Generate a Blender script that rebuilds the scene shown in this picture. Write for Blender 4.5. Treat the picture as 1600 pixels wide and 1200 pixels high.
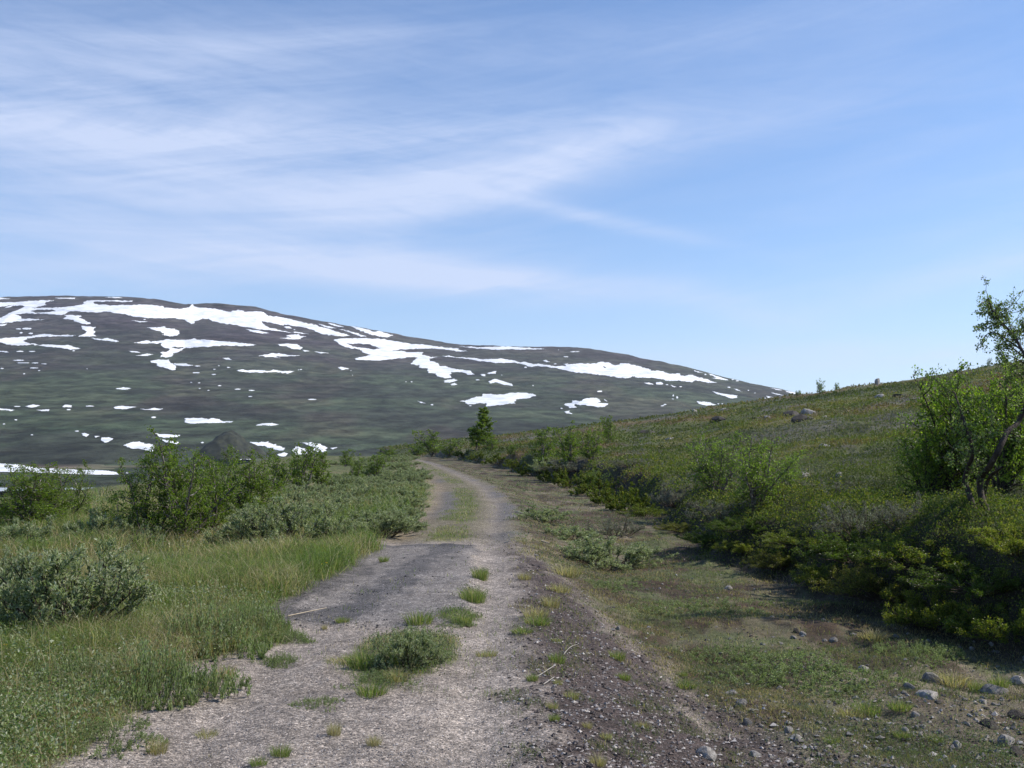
import bpy, math, random
import numpy as np
from mathutils import Vector
R = math.radians
scene = bpy.context.scene
for o in list(bpy.data.objects): bpy.data.objects.remove(o)

# ------------------------------------------------------------------ camera
EYE = 1.6; F = 1600.0; PITCH = math.atan(90/1600)
cam_d = bpy.data.cameras.new('camera'); cam = bpy.data.objects.new('camera', cam_d)
scene.collection.objects.link(cam)
cam.location = (0, 0, EYE); cam.rotation_euler = (R(90)+PITCH, 0, 0)
cam_d.sensor_width = 36; cam_d.lens = 36; cam_d.clip_start = 0.05; cam_d.clip_end = 60000
scene.camera = cam
scene.render.resolution_x = 1024; scene.render.resolution_y = 768
scene.view_settings.view_transform = 'Standard'; scene.view_settings.look = 'None'
scene.view_settings.exposure = 0.68; scene.view_settings.gamma = 1

# ------------------------------------------------------------------ sun + sky
SUN_AZ, SUN_EL = 82.0, 43.0          # azimuth clockwise from the view direction
sun_dir = Vector((math.cos(R(SUN_EL))*math.sin(R(SUN_AZ)), math.cos(R(SUN_EL))*math.cos(R(SUN_AZ)), math.sin(R(SUN_EL))))
sd = bpy.data.lights.new('sun', 'SUN'); sd.energy = 3.7; sd.angle = R(0.5); sd.color = (1.0, 0.93, 0.82)
so = bpy.data.objects.new('sun', sd); scene.collection.objects.link(so)
so.rotation_euler = sun_dir.to_track_quat('Z', 'Y').to_euler(); so.location = (60, 20, 60)

world = bpy.data.worlds.new('World'); scene.world = world; world.use_nodes = True
nt = world.node_tree; nt.nodes.clear()
WN = nt.nodes; WL = nt.links
def wmath(op, a, b=None, c=None, clamp=False):
    n = WN.new('ShaderNodeMath'); n.operation = op; n.use_clamp = clamp
    for i, v in enumerate((a, b, c)):
        if v is None: continue
        if isinstance(v, (int, float)): n.inputs[i].default_value = v
        else: WL.new(v, n.inputs[i])
    return n.outputs[0]
sky = WN.new('ShaderNodeTexSky'); sky.sky_type = 'NISHITA'; sky.sun_disc = False
sky.sun_elevation = R(SUN_EL); sky.sun_rotation = R(SUN_AZ); sky.air_density = 1.0; sky.dust_density = 0.35; sky.ozone_density = 2.4
sky.altitude = 800
tc = WN.new('ShaderNodeTexCoord'); sep = WN.new('ShaderNodeSeparateXYZ'); WL.new(tc.outputs['Generated'], sep.inputs[0])
AZ = wmath('ARCTAN2', sep.outputs[0], sep.outputs[1]); EL = wmath('ARCSINE', sep.outputs[2])
def to_ang(px, py):
    a = math.atan((px-800)/F); return a, math.atan((690-py)/F*math.cos(a))
def blob(px, py, L, W, ang, amp):
    a0, e0 = to_ang(px, py); t = R(ang); c, s = math.cos(t), math.sin(t)
    du = wmath('SUBTRACT', AZ, a0); dv = wmath('SUBTRACT', EL, e0)
    a = wmath('ADD', wmath('MULTIPLY', du, c*F/L), wmath('MULTIPLY', dv, s*F/L))
    b = wmath('ADD', wmath('MULTIPLY', du, -s*F/W), wmath('MULTIPLY', dv, c*F/W))
    r2 = wmath('ADD', wmath('MULTIPLY', a, a), wmath('MULTIPLY', b, b))
    return wmath('MULTIPLY', wmath('EXPONENT', wmath('MULTIPLY', r2, -1)), amp)
def streak(ang, fu, fv, detail, rough, dist, off):
    t = R(ang); c, s = math.cos(t), math.sin(t)
    a = wmath('ADD', wmath('MULTIPLY', AZ, c*fu), wmath('MULTIPLY', EL, s*fu))
    b = wmath('ADD', wmath('MULTIPLY', AZ, -s*fv), wmath('MULTIPLY', EL, c*fv))
    cb = WN.new('ShaderNodeCombineXYZ'); WL.new(a, cb.inputs[0]); WL.new(b, cb.inputs[1]); cb.inputs[2].default_value = off
    n = WN.new('ShaderNodeTexNoise'); n.inputs['Scale'].default_value = 1; n.inputs['Detail'].default_value = detail
    n.inputs['Roughness'].default_value = rough; n.inputs['Distortion'].default_value = dist
    WL.new(cb.outputs[0], n.inputs['Vector']); return n.outputs['Fac']
s1 = streak(7, 3.0, 24, 9, .66, 1.0, 3.1)
s2 = streak(-8, 8, 62, 9, .68, .7, 7.7)
s3 = streak(4, 1.6, 6.0, 5, .5, .8, 1.3)
blobs = [(130, 130, 430, 150, 0, .50), (330, 290, 420, 75, 6, .42), (720, 290, 330, 42, 13, .85), (890, 245, 150, 22, 22, .45),
         (920, 335, 190, 12, -13, .55), (640, 425, 300, 30, -5, 1.15), (860, 440, 200, 16, -3, .45), (800, 190, 520, 55, 4, .42),
         (1150, 205, 330, 40, 8, .30), (1000, 50, 620, 45, 3, .34), (250, 420, 380, 34, 3, .42), (1300, 560, 560, 24, 0, .55),
         (1180, 490, 170, 26, -18, .28), (1080, 467, 60, 9, 5, .3), (1500, 430, 260, 20, 12, .22), (-250, 250, 500, 200, 0, .4), (450, 60, 300, 50, 12, .3), (300, 205, 420, 22, 4, .5), (2000, 250, 500, 150, 10, .3)]
tot = None
for b in blobs:
    v = blob(*b); tot = v if tot is None else wmath('ADD', tot, v)
sm = lambda v, lo, hi: wmath('MULTIPLY', wmath('SUBTRACT', v, lo), 1/(hi-lo), clamp=True)
tex = wmath('ADD', wmath('MULTIPLY', sm(s1, .34, .68), .55), wmath('MULTIPLY', sm(s2, .34, .70), .36))
tex = wmath('ADD', wmath('ADD', tex, .16), wmath('MULTIPLY', sm(s3, .35, .7), .3))
cl = wmath('MULTIPLY', tot, tex)
cl = wmath('ADD', wmath('MULTIPLY', cl, .66), wmath('MULTIPLY', wmath('MULTIPLY', sm(s3, .4, .75), sm(s1, .4, .75)), .18))
lowband = wmath('MULTIPLY', wmath('EXPONENT', wmath('MULTIPLY', wmath('MAXIMUM', EL, 0.0), -11.0)), .68)
cl = wmath('ADD', cl, lowband)
cl = wmath('MINIMUM', cl, .8)
mixc = WN.new('ShaderNodeMix'); mixc.data_type = 'RGBA'; WL.new(cl, mixc.inputs[0])
tint = WN.new('ShaderNodeMix'); tint.data_type = 'RGBA'; tint.blend_type = 'MULTIPLY'; tint.inputs[0].default_value = 1
WL.new(sky.outputs[0], tint.inputs[6]); tint.inputs[7].default_value = (.86, 1.06, 1.27, 1)
WL.new(tint.outputs[2], mixc.inputs[6]); mixc.inputs[7].default_value = (5.5, 6.15, 7.9, 1)
bg = WN.new('ShaderNodeBackground'); bg.inputs['Strength'].default_value = 0.084
WL.new(mixc.outputs[2], bg.inputs[0]); wo = WN.new('ShaderNodeOutputWorld'); WL.new(bg.outputs[0], wo.inputs[0])

# ------------------------------------------------------------------ helpers
col = scene.collection
def tag(o, label=None, cat=None, group=None, kind=None):
    if label: o['label'] = label
    if cat: o['category'] = cat
    if group: o['group'] = group
    if kind: o['kind'] = kind
    return o
def hsh(ix, iy, seed):
    n = (ix.astype(np.int64)*374761393 + iy.astype(np.int64)*668265263 + seed*1442695041) & 0xffffffff
    n = ((n ^ (n >> 13))*1274126177) & 0xffffffff
    n = (n ^ (n >> 16)) & 0xffffff
    return n/float(0xffffff)
def vnoise(x, y, seed=0):
    x = np.asarray(x, float); y = np.asarray(y, float)
    ix = np.floor(x); iy = np.floor(y); fx = x-ix; fy = y-iy
    fx = fx*fx*(3-2*fx); fy = fy*fy*(3-2*fy)
    a = hsh(ix, iy, seed); b = hsh(ix+1, iy, seed); c = hsh(ix, iy+1, seed); d = hsh(ix+1, iy+1, seed)
    return (a*(1-fx)+b*fx)*(1-fy)+(c*(1-fx)+d*fx)*fy
def fbm(x, y, seed=0, oct=4, g=.5):
    t = 0; a = 1; s = 0; x = np.asarray(x, float); y = np.asarray(y, float)
    for i in range(oct):
        t = t + a*(vnoise(x*2**i+i*17.3, y*2**i-i*9.1, seed+i)*2-1); s += a; a *= g
    return t/s*1.5
def sst(a, b, v):
    t = np.clip((np.asarray(v, float)-a)/(b-a), 0, 1); return t*t*(3-2*t)
def mesh_np(name, verts, faces, mats=None, colr=None, smooth=False, attrs=None):
    """faces: (n,k) int array, or a list of such arrays"""
    if not isinstance(faces, list): faces = [faces]
    me = bpy.data.meshes.new(name); verts = np.asarray(verts, np.float32)
    me.vertices.add(len(verts)); me.vertices.foreach_set('co', verts.ravel())
    idx = np.concatenate([f.ravel() for f in faces]).astype(np.int32)
    tot = np.concatenate([np.full(len(f), f.shape[1]) for f in faces]).astype(np.int32)
    st = np.concatenate([[0], np.cumsum(tot)[:-1]]).astype(np.int32)
    me.loops.add(len(idx)); me.loops.foreach_set('vertex_index', idx)
    me.polygons.add(len(tot)); me.polygons.foreach_set('loop_start', st)
    me.polygons.foreach_set('use_smooth', np.full(len(tot), smooth))
    me.update(calc_edges=True)
    if colr is not None:
        a = me.color_attributes.new('Col', 'FLOAT_COLOR', 'POINT')
        c = np.ones((len(verts), 4), np.float32); c[:, :3] = colr; a.data.foreach_set('color', c.ravel())
    for k, v in (attrs or {}).items():
        a = me.attributes.new(k, 'FLOAT', 'POINT'); a.data.foreach_set('value', np.asarray(v, np.float32))
    for m in (mats or []): me.materials.append(m)
    return me
def obj(name, me, parent=None, loc=None):
    o = bpy.data.objects.new(name, me); col.objects.link(o)
    if parent: o.parent = parent
    if loc is not None: o.location = loc
    return o
def pdir(px, py):
    px = np.asarray(px, float); py = np.asarray(py, float)
    c, s = math.cos(PITCH), math.sin(PITCH)
    x = (px-800); up = (600-py); f = F
    y = f*c-up*s; z = f*s+up*c
    h = np.sqrt(x*x+y*y); return x/h, y/h, z/h       # unit in the horizontal plane

# ------------------------------------------------------------------ materials
def mat(name):
    m = bpy.data.materials.new(name); m.use_nodes = True; m.node_tree.nodes.clear(); return m
class NB:
    def __init__(s, m): s.t = m.node_tree; s.n = s.t.nodes; s.l = s.t.links
    def node(s, ty, **kw):
        n = s.n.new(ty)
        for k, v in kw.items(): setattr(n, k, v)
        return n
    def put(s, n, i, v):
        if isinstance(v, bpy.types.NodeSocket): s.l.new(v, n.inputs[i])
        else: n.inputs[i].default_value = v
    def math(s, op, a, b=None, clamp=False):
        n = s.node('ShaderNodeMath', operation=op, use_clamp=clamp); s.put(n, 0, a)
        if b is not None: s.put(n, 1, b)
        return n.outputs[0]
    def noise(s, vec, scale, detail=4, rough=.55, dist=0):
        n = s.node('ShaderNodeTexNoise'); s.put(n, 'Vector', vec); s.put(n, 'Scale', scale); s.put(n, 'Detail', detail); s.put(n, 'Roughness', rough); s.put(n, 'Distortion', dist); return n.outputs['Fac']
    def ramp(s, fac, stops):
        n = s.node('ShaderNodeValToRGB'); s.put(n, 0, fac); e = n.color_ramp.elements
        while len(e) < len(stops): e.new(.5)
        for i, (p, c) in enumerate(stops):
            e[i].position = p; e[i].color = (*c, 1) if len(c) == 3 else c
        return n.outputs[0]
    def mix(s, f, a, b, mode='MIX'):
        n = s.node('ShaderNodeMix', data_type='RGBA', blend_type=mode); s.put(n, 0, f)
        for i, v in ((6, a), (7, b)): s.put(n, i, (*v, 1) if isinstance(v, tuple) and len(v) == 3 else v)
        return n.outputs[2]
    def out(s, sh):
        o = s.node('ShaderNodeOutputMaterial'); s.l.new(sh, o.inputs[0])
def leaf_mat(name, rough=.45, trans=.28, spec=.5, tc=(1.0, 1.15, .5)):
    m = mat(name); b = NB(m); a = b.node('ShaderNodeAttribute', attribute_name='Col')
    p = b.node('ShaderNodeBsdfPrincipled'); b.put(p, 'Base Color', a.outputs[0]); b.put(p, 'Roughness', rough); b.put(p, 'Specular IOR Level', spec)
    t = b.node('ShaderNodeBsdfTranslucent'); b.put(t, 0, b.mix(1.0, a.outputs[0], tuple(1.6*v for v in tc), 'MULTIPLY'))
    mx = b.node('ShaderNodeMixShader'); mx.inputs[0].default_value = trans
    b.l.new(p.outputs[0], mx.inputs[1]); b.l.new(t.outputs[0], mx.inputs[2]); b.out(mx.outputs[0]); return m
M = {}
M['leaf'] = leaf_mat('birch_leaf', .42, .48, .35)
M['willow'] = leaf_mat('willow_leaf', .6, .42, .3, (1, 1.1, .75))
M['cover'] = leaf_mat('heath_leaf', .65, .3, .25)
M['grass'] = leaf_mat('grass_blade', .55, .42, .25, (1, 1.1, .6))
def simple(name, stops, scale, rough=.85, bump=.3, bscale=None, detail=6, coord='Object', spec=.3):
    m = mat(name); b = NB(m); t = b.node('ShaderNodeTexCoord').outputs[coord]
    n = b.noise(t, scale, detail); c = b.ramp(n, stops)
    p = b.node('ShaderNodeBsdfPrincipled'); b.put(p, 'Base Color', c); b.put(p, 'Roughness', rough); b.put(p, 'Specular IOR Level', spec)
    bp = b.node('ShaderNodeBump'); b.put(bp, 'Strength', bump); b.put(bp, 'Distance', .02); b.put(bp, 'Height', b.noise(t, bscale or scale*3, 5)); b.l.new(bp.outputs[0], p.inputs['Normal'])
    b.out(p.outputs[0]); return m
M['bark'] = simple('birch_bark', [(.3, (.05, .038, .03)), (.5, (.11, .09, .075)), (.68, (.32, .29, .27))], 18)
M['darkbark'] = simple('dark_bark', [(.3, (.022, .016, .012)), (.6, (.06, .045, .035)), (.8, (.16, .14, .13))], 14)
M['palebark'] = simple('pale_dead_wood', [(.3, (.22, .19, .16)), (.6, (.42, .39, .35))], 16)
M['stem'] = simple('shrub_stem', [(.3, (.035, .025, .018)), (.6, (.09, .065, .05)), (.8, (.14, .12, .10))], 12)
M['rock'] = simple('grey_rock', [(.25, (.07, .065, .06)), (.5, (.17, .16, .15)), (.75, (.30, .285, .27))], 9, bump=.6)
M['palerock'] = simple('pale_rock', [(.3, (.12, .11, .10)), (.5, (.26, .24, .22)), (.7, (.42, .40, .37))], 9, bump=.6)
M['darkrock'] = simple('dark_rock', [(.25, (.02, .018, .016)), (.6, (.06, .052, .045)), (.85, (.16, .15, .14))], 5, bump=.6)
M['straw'] = simple('dry_stalk', [(.3, (.34, .27, .18)), (.7, (.56, .48, .36))], 20)
def snow_material():
    m = mat('old_snow'); b = NB(m); g = b.node('ShaderNodeNewGeometry').outputs['Position']
    c = b.ramp(b.noise(g, .035, 7, .65), [(.35, (.58, .61, .66)), (.5, (.78, .80, .83)), (.6, (.86, .87, .88))])
    p = b.node('ShaderNodeBsdfPrincipled'); b.put(p, 'Base Color', c); b.put(p, 'Roughness', .7); b.out(p.outputs[0]); return m
M['snow'] = snow_material()
def ground_material():
    m = mat('ground_soil'); b = NB(m); g = b.node('ShaderNodeNewGeometry').outputs['Position']
    a = b.node('ShaderNodeAttribute', attribute_name='Col').outputs[0]
    gr = b.node('ShaderNodeAttribute', attribute_name='grav').outputs['Fac']
    # stones: two voronoi sizes, each cell with its own brightness
    def vor(scale):
        v = b.node('ShaderNodeTexVoronoi', feature='F1'); b.put(v, 'Vector', g); b.put(v, 'Scale', scale)
        w = b.node('ShaderNodeSeparateColor'); b.l.new(v.outputs['Color'], w.inputs[0]); return w.outputs[0], v.outputs['Distance'], w.outputs[1]
    c1, d1, e1 = vor(135.0); c2, d2, e2 = vor(60.0)
    f1 = b.ramp(c1, [(0, (.42,)*3), (.5, (.9,)*3), (.86, (1.35,)*3), (1, (2.1,)*3)])
    f2 = b.ramp(c2, [(0, (.6,)*3), (.6, (1,)*3), (1, (1.5,)*3)])
    sp = b.mix(1.0, f1, f2, 'MULTIPLY')
    sp = b.mix(.12, sp, b.ramp(e1, [(0, (1.3, .95, .8)), (.5, (1, 1, 1)), (1, (.85, .95, 1.05))]), 'MULTIPLY')
    n1 = b.noise(g, 7.0, 8, .65); n2 = b.noise(g, 55.0, 5, .6); n0 = b.noise(g, 1.1, 5)
    soft = b.mix(1.0, b.ramp(n1, [(.28, (.5,)*3), (.5, (.95,)*3), (.72, (1.5,)*3)]), b.ramp(n2, [(.3, (.5,)*3), (.7, (1.5,)*3)]), 'MULTIPLY')
    sp = b.mix(1.0, sp, b.ramp(n1, [(.34, (.72,)*3), (.5, (1.0,)*3), (.64, (1.22,)*3)]), 'MULTIPLY')
    k = b.mix(gr, soft, sp)
    k = b.mix(1.0, k, b.ramp(n0, [(.3, (.8,)*3), (.7, (1.2,)*3)]), 'MULTIPLY')
    c = b.mix(1.0, a, k, 'MULTIPLY')
    p = b.node('ShaderNodeBsdfPrincipled'); b.put(p, 'Base Color', c); b.put(p, 'Roughness', .9); b.put(p, 'Specular IOR Level', .25)
    h = b.math('ADD', b.math('MULTIPLY', b.math('SUBTRACT', 1.0, d1), .5), b.math('ADD', b.math('MULTIPLY', n2, .6), b.math('MULTIPLY', b.math('SUBTRACT', 1.0, d2), .8)))
    bp = b.node('ShaderNodeBump'); b.put(bp, 'Strength', .6); b.put(bp, 'Distance', .010); b.put(bp, 'Height', h); b.l.new(bp.outputs[0], p.inputs['Normal'])
    b.out(p.outputs[0]); return m
M['ground'] = ground_material()
def mountain_material():
    m = mat('mountain_heath'); b = NB(m); g = b.node('ShaderNodeNewGeometry').outputs['Position']
    mp = b.node('ShaderNodeMapping'); b.put(mp, 'Vector', g); mp.inputs['Scale'].default_value = (.0045, .0022, .035)
    mp2 = b.node('ShaderNodeMapping'); b.put(mp2, 'Vector', g); mp2.inputs['Scale'].default_value = (.03, .012, .16)
    st = b.noise(mp.outputs[0], 1, 8, .6, .4); fi = b.noise(mp2.outputs[0], 1, 7, .65, .3)
    a = b.node('ShaderNodeAttribute', attribute_name='Col').outputs[0]
    k = b.ramp(st, [(.36, (.62, .54, .62)), (.46, (.88, .80, .86)), (.54, (1.0, 1.05, .93)), (.66, (1.35, 1.28, 1.15))])
    k2 = b.ramp(fi, [(.38, (.42,)*3), (.5, (.95,)*3), (.62, (1.65,)*3)])
    c = b.mix(1.0, b.mix(1.0, a, k, 'MULTIPLY'), k2, 'MULTIPLY')
    p = b.node('ShaderNodeBsdfPrincipled'); b.put(p, 'Base Color', c); b.put(p, 'Roughness', .95); b.put(p, 'Specular IOR Level', .1)
    bp = b.node('ShaderNodeBump'); b.put(bp, 'Strength', .6); b.put(bp, 'Distance', 6.0); b.put(bp, 'Height', b.math('ADD', fi, b.noise(g, .05, 6, .6))); b.l.new(bp.outputs[0], p.inputs['Normal'])
    b.out(p.outputs[0]); return m
M['mountain'] = mountain_material()

# ------------------------------------------------------------------ terrain
_CY = np.array([-500, 0, 5, 12, 16, 26, 37, 57, 75, 95, 120, 160, 220, 400])
_CX = np.array([-.95, -.95, -.95, -1.0, -1.1, -1.1, -1.8, -4.2, -6.6, -9.8, -15, -24, -34, -60.])
def cx(y): return np.interp(y, _CY, _CX)
def s_left(y): return np.interp(y, [0, 5, 6.4, 7.2, 8.3, 9.2, 9.9, 12, 15.5, 17, 20, 26, 60, 110], [-1.25, -1.25, -1.4, -1.35, -.95, -1.2, -1.32, -1.15, -.9, -1.3, -1.45, -1.15, -1.4, -1.5])
def s_dark(y): return np.interp(y, [0, 4, 6, 8, 11, 14, 17, 22], [3.4, 3.2, 2.8, 2.45, 1.95, 1.55, 1.15, 1.05])
def bank_s(x, y): return np.interp(y, [0, 6, 10, 14, 20, 45, 80, 120], [6.3, 6.0, 5.6, 4.7, 4.45, 5.5, 4.9, 5]) + .45*fbm(np.asarray(y)*.35, np.asarray(x)*.05, 41, 3)
def terrain(x, y, fine=True):
    x = np.asarray(x, float); y = np.asarray(y, float)
    s = x-cx(y); r = np.hypot(x, y)
    # road with wheel ruts, shoulder and ditch
    z = -.035*np.exp(-((s-.75)/.22)**2) - .03*np.exp(-((s+.75)/.25)**2)
    z = z + .012*fbm(x*.9, y*.9, 3, 3)
    patch = sst(8.9, 9.2, y+.25*fbm(x*2, y, 5, 2))*sst(16.1, 15.95, y+.1*fbm(x*3, y*.5, 6, 3))*sst(-1.5, -1.3, s)*sst(.62, .5, s+.08*fbm(x, y*2, 7, 2))
    z = z + .022*patch
    dd = np.interp(y, [0, 8, 14, 25, 60, 100], [.42, .40, .34, .26, .22, .1])
    z = z - dd*sst(1.05, 2.7, s)
    ditch = sst(1.3, 2.5, s)
    z = z + ditch*.06*fbm(x*1.6, y*1.6, 9, 5, .6)
    # hillside right of the ditch
    hill = .12*x+.0145*y-.50+np.clip(x-12, 0, 95)*.028
    hill = hill + .28*np.exp(-((x-5.6)/1.5)**2-((y-10.5)/3.5)**2)+.12*sst(0, 1.2, s-bank_s(x, y))*sst(3.5, 1.5, s-bank_s(x, y))*(1+1.3*fbm(x*.7, y*.7, 16, 2))
    hill = hill + .11*fbm(x*.55, y*.55, 11, 3)*np.clip(r/6, 0, 1.4) + .07*fbm(x*1.9, y*1.9, 12, 3) + .30*fbm(x*.12, y*.09, 13, 3)*np.clip((r-12)/30, 0, 1) + 1.1*fbm(x*.028, y*.02, 14, 3)*np.clip((r-40)/120, 0, 1)
    hill = hill - np.clip(r-215, 0, None)**2*.0009
    w = sst(0, 1, (s-bank_s(x, y))/.75+.18*fbm(x*1.7, y*1.7, 15, 3))
    z = z*(1-w)+np.maximum(hill, -30)*w
    # meadow terrace on the left, then the drop into the valley
    lw = sst(-1.2, -2.2, s)
    z = z + lw*(.07*fbm(x*.5, y*.5, 21, 4)+.03*fbm(x*2.4, y*2.4, 22, 3)+.03)
    edge = np.maximum(np.minimum(-12.5, cx(y)-9.5), -42)+.8*fbm(y*.1, x*.03, 23, 2)
    z = z - 20*sst(0, 75, edge-x)**.85*(1-w)
    z = z - .035*np.clip(y-112, 0, None)*(1-w)
    if fine: z = z + .008*fbm(x*9, y*9, 31, 2)*np.clip(1.2-r/30, 0, 1)
    far = sst(440, 560, r)
    z = np.maximum(z, -20.3)*(1-far) + -26*far
    return z
def tz(x, y): return float(terrain(np.array([x]), np.array([y]))[0])
_rr = np.geomspace(2.0, 420, 2600)
def hit(px, py):
    dx, dy, dz = (float(v) for v in pdir(px, py))
    zz = EYE+dz*_rr; h = terrain(dx*_rr, dy*_rr, False)
    k = np.argmax(h > zz)
    if not (h > zz).any(): k = len(_rr)-1
    if k > 0:
        a, b = (zz-h)[k-1], (zz-h)[k]; t = a/(a-b+1e-9); r = _rr[k-1]*(1-t)+_rr[k]*t
    else: r = _rr[0]
    return dx*r, dy*r, tz(dx*r, dy*r)

_cr = np.linspace(60, 235, 700)
def crest(px):
    dx, dy, _ = (float(v) for v in pdir(px, 600)); h = terrain(dx*_cr, dy*_cr, False); k = np.argmax((h-EYE)/_cr); r = _cr[k]-4; return dx*r, dy*r, tz(dx*r, dy*r)
def lerp3(a, b, t): return a*(1-t[..., None])+np.asarray(b)*t[..., None]
def heath_colour(x, y, seed=0):
    """colour of the low vegetation on the hillside"""
    n1 = fbm(x*.16+3, y*.16, 51, 5, .6); n2 = fbm(x*.7, y*.55, 52, 3); n3 = fbm(x*.07, y*.07+9, 53, 5, .6)
    c = np.zeros(x.shape+(3,)); c[...] = (.085, .102, .026)
    c = lerp3(c, (.105, .125, .030), sst(.0, .55, n2))
    c = lerp3(c, (.160, .145, .060), sst(.05, .45, n1)*.85)
    c = lerp3(c, (.120, .080, .042), sst(.1, .45, n3+.3*n2)*.85)
    c = lerp3(c, (.125, .118, .105), sst(.15, .5, -n1+.3*n2)*.75)
    c = lerp3(c, (.045, .058, .018), sst(.05, .45, -n3)*.8)
    return c
def zones(x, y):
    s = x-cx(y); n1 = fbm(x*1.1, y*.8, 61, 3); n2 = fbm(x*4, y*3, 62, 3); n3 = fbm(x*.45, y*.35, 63, 3)
    sw = s+.12*n1+.09*n2
    Z = {}
    Z['grassL'] = sst(.12, -.15, sw-s_left(y))
    Z['hill'] = sst(-.1, .5, s-bank_s(x, y)+.2*n2)
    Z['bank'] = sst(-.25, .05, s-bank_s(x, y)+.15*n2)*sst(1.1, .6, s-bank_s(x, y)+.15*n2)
    Z['shoulder'] = sst(.85, 1.3, sw+.04*n2+.09*fbm(x*9, y*6, 69, 2))*sst(.35, -.3, sw-s_dark(y)+.25*n2+.2*n1)*sst(19, 15, y)
    Z['ditch'] = sst(-.2, .25, sw-np.maximum(s_dark(y), 1.15))*(1-Z['hill'])
    isl = np.exp(-(((x+.84)/.42)**2+((y-7.9)/1.15)**2)**1.5)
    isl2 = np.exp(-(((x+.48)/.22)**2+((y-9.5)/.45)**2)) + np.exp(-(((x+.40)/.15)**2+((y-10.9)/.6)**2)) + .8*np.exp(-(((x+.36)/.11)**2+((y-12.6)/.6)**2))
    Z['island'] = np.clip(sst(.25, .65, isl+.25*n2)+sst(.35, .75, isl2+.2*n2), 0, 1)
    Z['median'] = sst(16.2, 17.2, y+.3*n1)*sst(.44, .14, np.abs(s+.02)+.18*n2)*sst(-.7, .15, n3+.6*n2+.35)
    Z['verge'] = sst(16.2, 17.5, y)*sst(-.85, -1.15, sw)*(1-Z['grassL'])
    Z['patch'] = sst(8.7, 9.2, y+.3*n1)*sst(16.15, 15.95, y+.1*fbm(x*3, y*.5, 6, 3))*sst(-1.5, -1.3, s)*sst(.62, .45, s+.1*n2)
    dline = -1.05+.10*(y-9.3)+1.0*(1-sst(8, 14, y))*.0
    Z['tar'] = Z['patch']*sst(.40, .08, np.abs(s-(-.62+.115*(y-9.2)+.0*n1))-.12*n2-.16*fbm(x*9, y*6, 67, 3))
    Z['s'] = s; Z['n1'] = n1; Z['n2'] = n2; Z['n3'] = n3
    return Z
def ground_colour(x, y):
    Z = zones(x, y); s, n1, n2, n3 = Z['s'], Z['n1'], Z['n2'], Z['n3']
    c = np.zeros(x.shape+(3,)); c[...] = (.246, .212, .183)                       # pinkish grey road gravel
    c = lerp3(c, (.205, .172, .142), sst(.1, .8, n1+.5*n2)*.6)
    c = lerp3(c, (.288, .250, .216), np.exp(-((s-.75)/.3)**2)*.6)
    c = lerp3(c, (.190, .174, .162), Z['patch']*.8)
    c = lerp3(c, (.125, .117, .115), Z['patch']*sst(.1, .6, n3+.5*n1)*.6)
    c = lerp3(c, (.075, .072, .074), Z['tar']*.8)
    c = lerp3(c, (.06, .058, .06), Z['patch']*sst(15.3, 15.9, y)*.7)
    c = lerp3(c, (.07, .065, .065), Z['patch']*sst(-.75, -1.05, s+.3*n2+.2*n1)*.8)
    far = sst(16, 17.5, y)
    c = lerp3(c, (.140, .122, .075), far*.85)
    c = lerp3(c, (.200, .172, .145), far*np.exp(-((s-.8+.06*n1)/.24)**2)*.85)
    c = lerp3(c, (.200, .160, .112), far*np.exp(-((s+.75)/.26)**2)*.8)            # tan wheel track past the asphalt
    c = lerp3(c, (.125, .120, .125), far*sst(.3, .6, n3+.3*n2+.35)*np.exp(-((s-1.1)/.32)**2)*.8)
    c = lerp3(c, (.120, .117, .122), sst(20, 24, y)*sst(50, 40, y)*np.exp(-((s+.45)/.3)**2)*sst(-.1, .3, n3+.2)*.7)
    c = lerp3(c, (.20, .175, .10), Z['verge']*.8)
    c = lerp3(c, (.10, .105, .040), np.clip(Z['median']+Z['island'], 0, 1)*.85)
    c = lerp3(c, (.062, .047, .042), Z['shoulder'])
    dz = np.zeros_like(c); dz[...] = (.105, .092, .055)
    dz = lerp3(dz, (.068, .044, .031), sst(-.2, .3, n1+.5*n2))
    dz = lerp3(dz, (.21, .175, .125), sst(.2, .6, n3+.5*n2)*.8)
    m5 = fbm(x*1.9, y*1.6, 66, 5, .6); dz = lerp3(dz, (.048, .032, .020), sst(.0, .4, m5)*.85); dz = lerp3(dz, (.085, .105, .038), sst(.1, .45, -m5)*.7)
    dz = lerp3(dz, (.095, .075, .064), sst(9.0, 6.5, y)*.65)
    t = Z['ditch'][..., None]; c = c*(1-t)+dz*t
    t = Z['hill'][..., None]; c = c*(1-t)+heath_colour(x, y)*.85*t
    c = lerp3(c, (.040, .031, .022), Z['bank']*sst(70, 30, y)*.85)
    gl = np.zeros_like(c); gl[...] = (.085, .098, .034); gl = lerp3(gl, (.16, .14, .07), sst(.1, .6, n1+.3*n2)*.7)
    t = Z['grassL'][..., None]; c = c*(1-t)+gl*t
    grav = np.clip(1-Z['hill']-Z['grassL']-.8*Z['median']-.8*Z['island']-.6*Z['ditch']*sst(6, 9, y)-.5*Z['verge'], 0, 1)
    return c, grav
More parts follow.
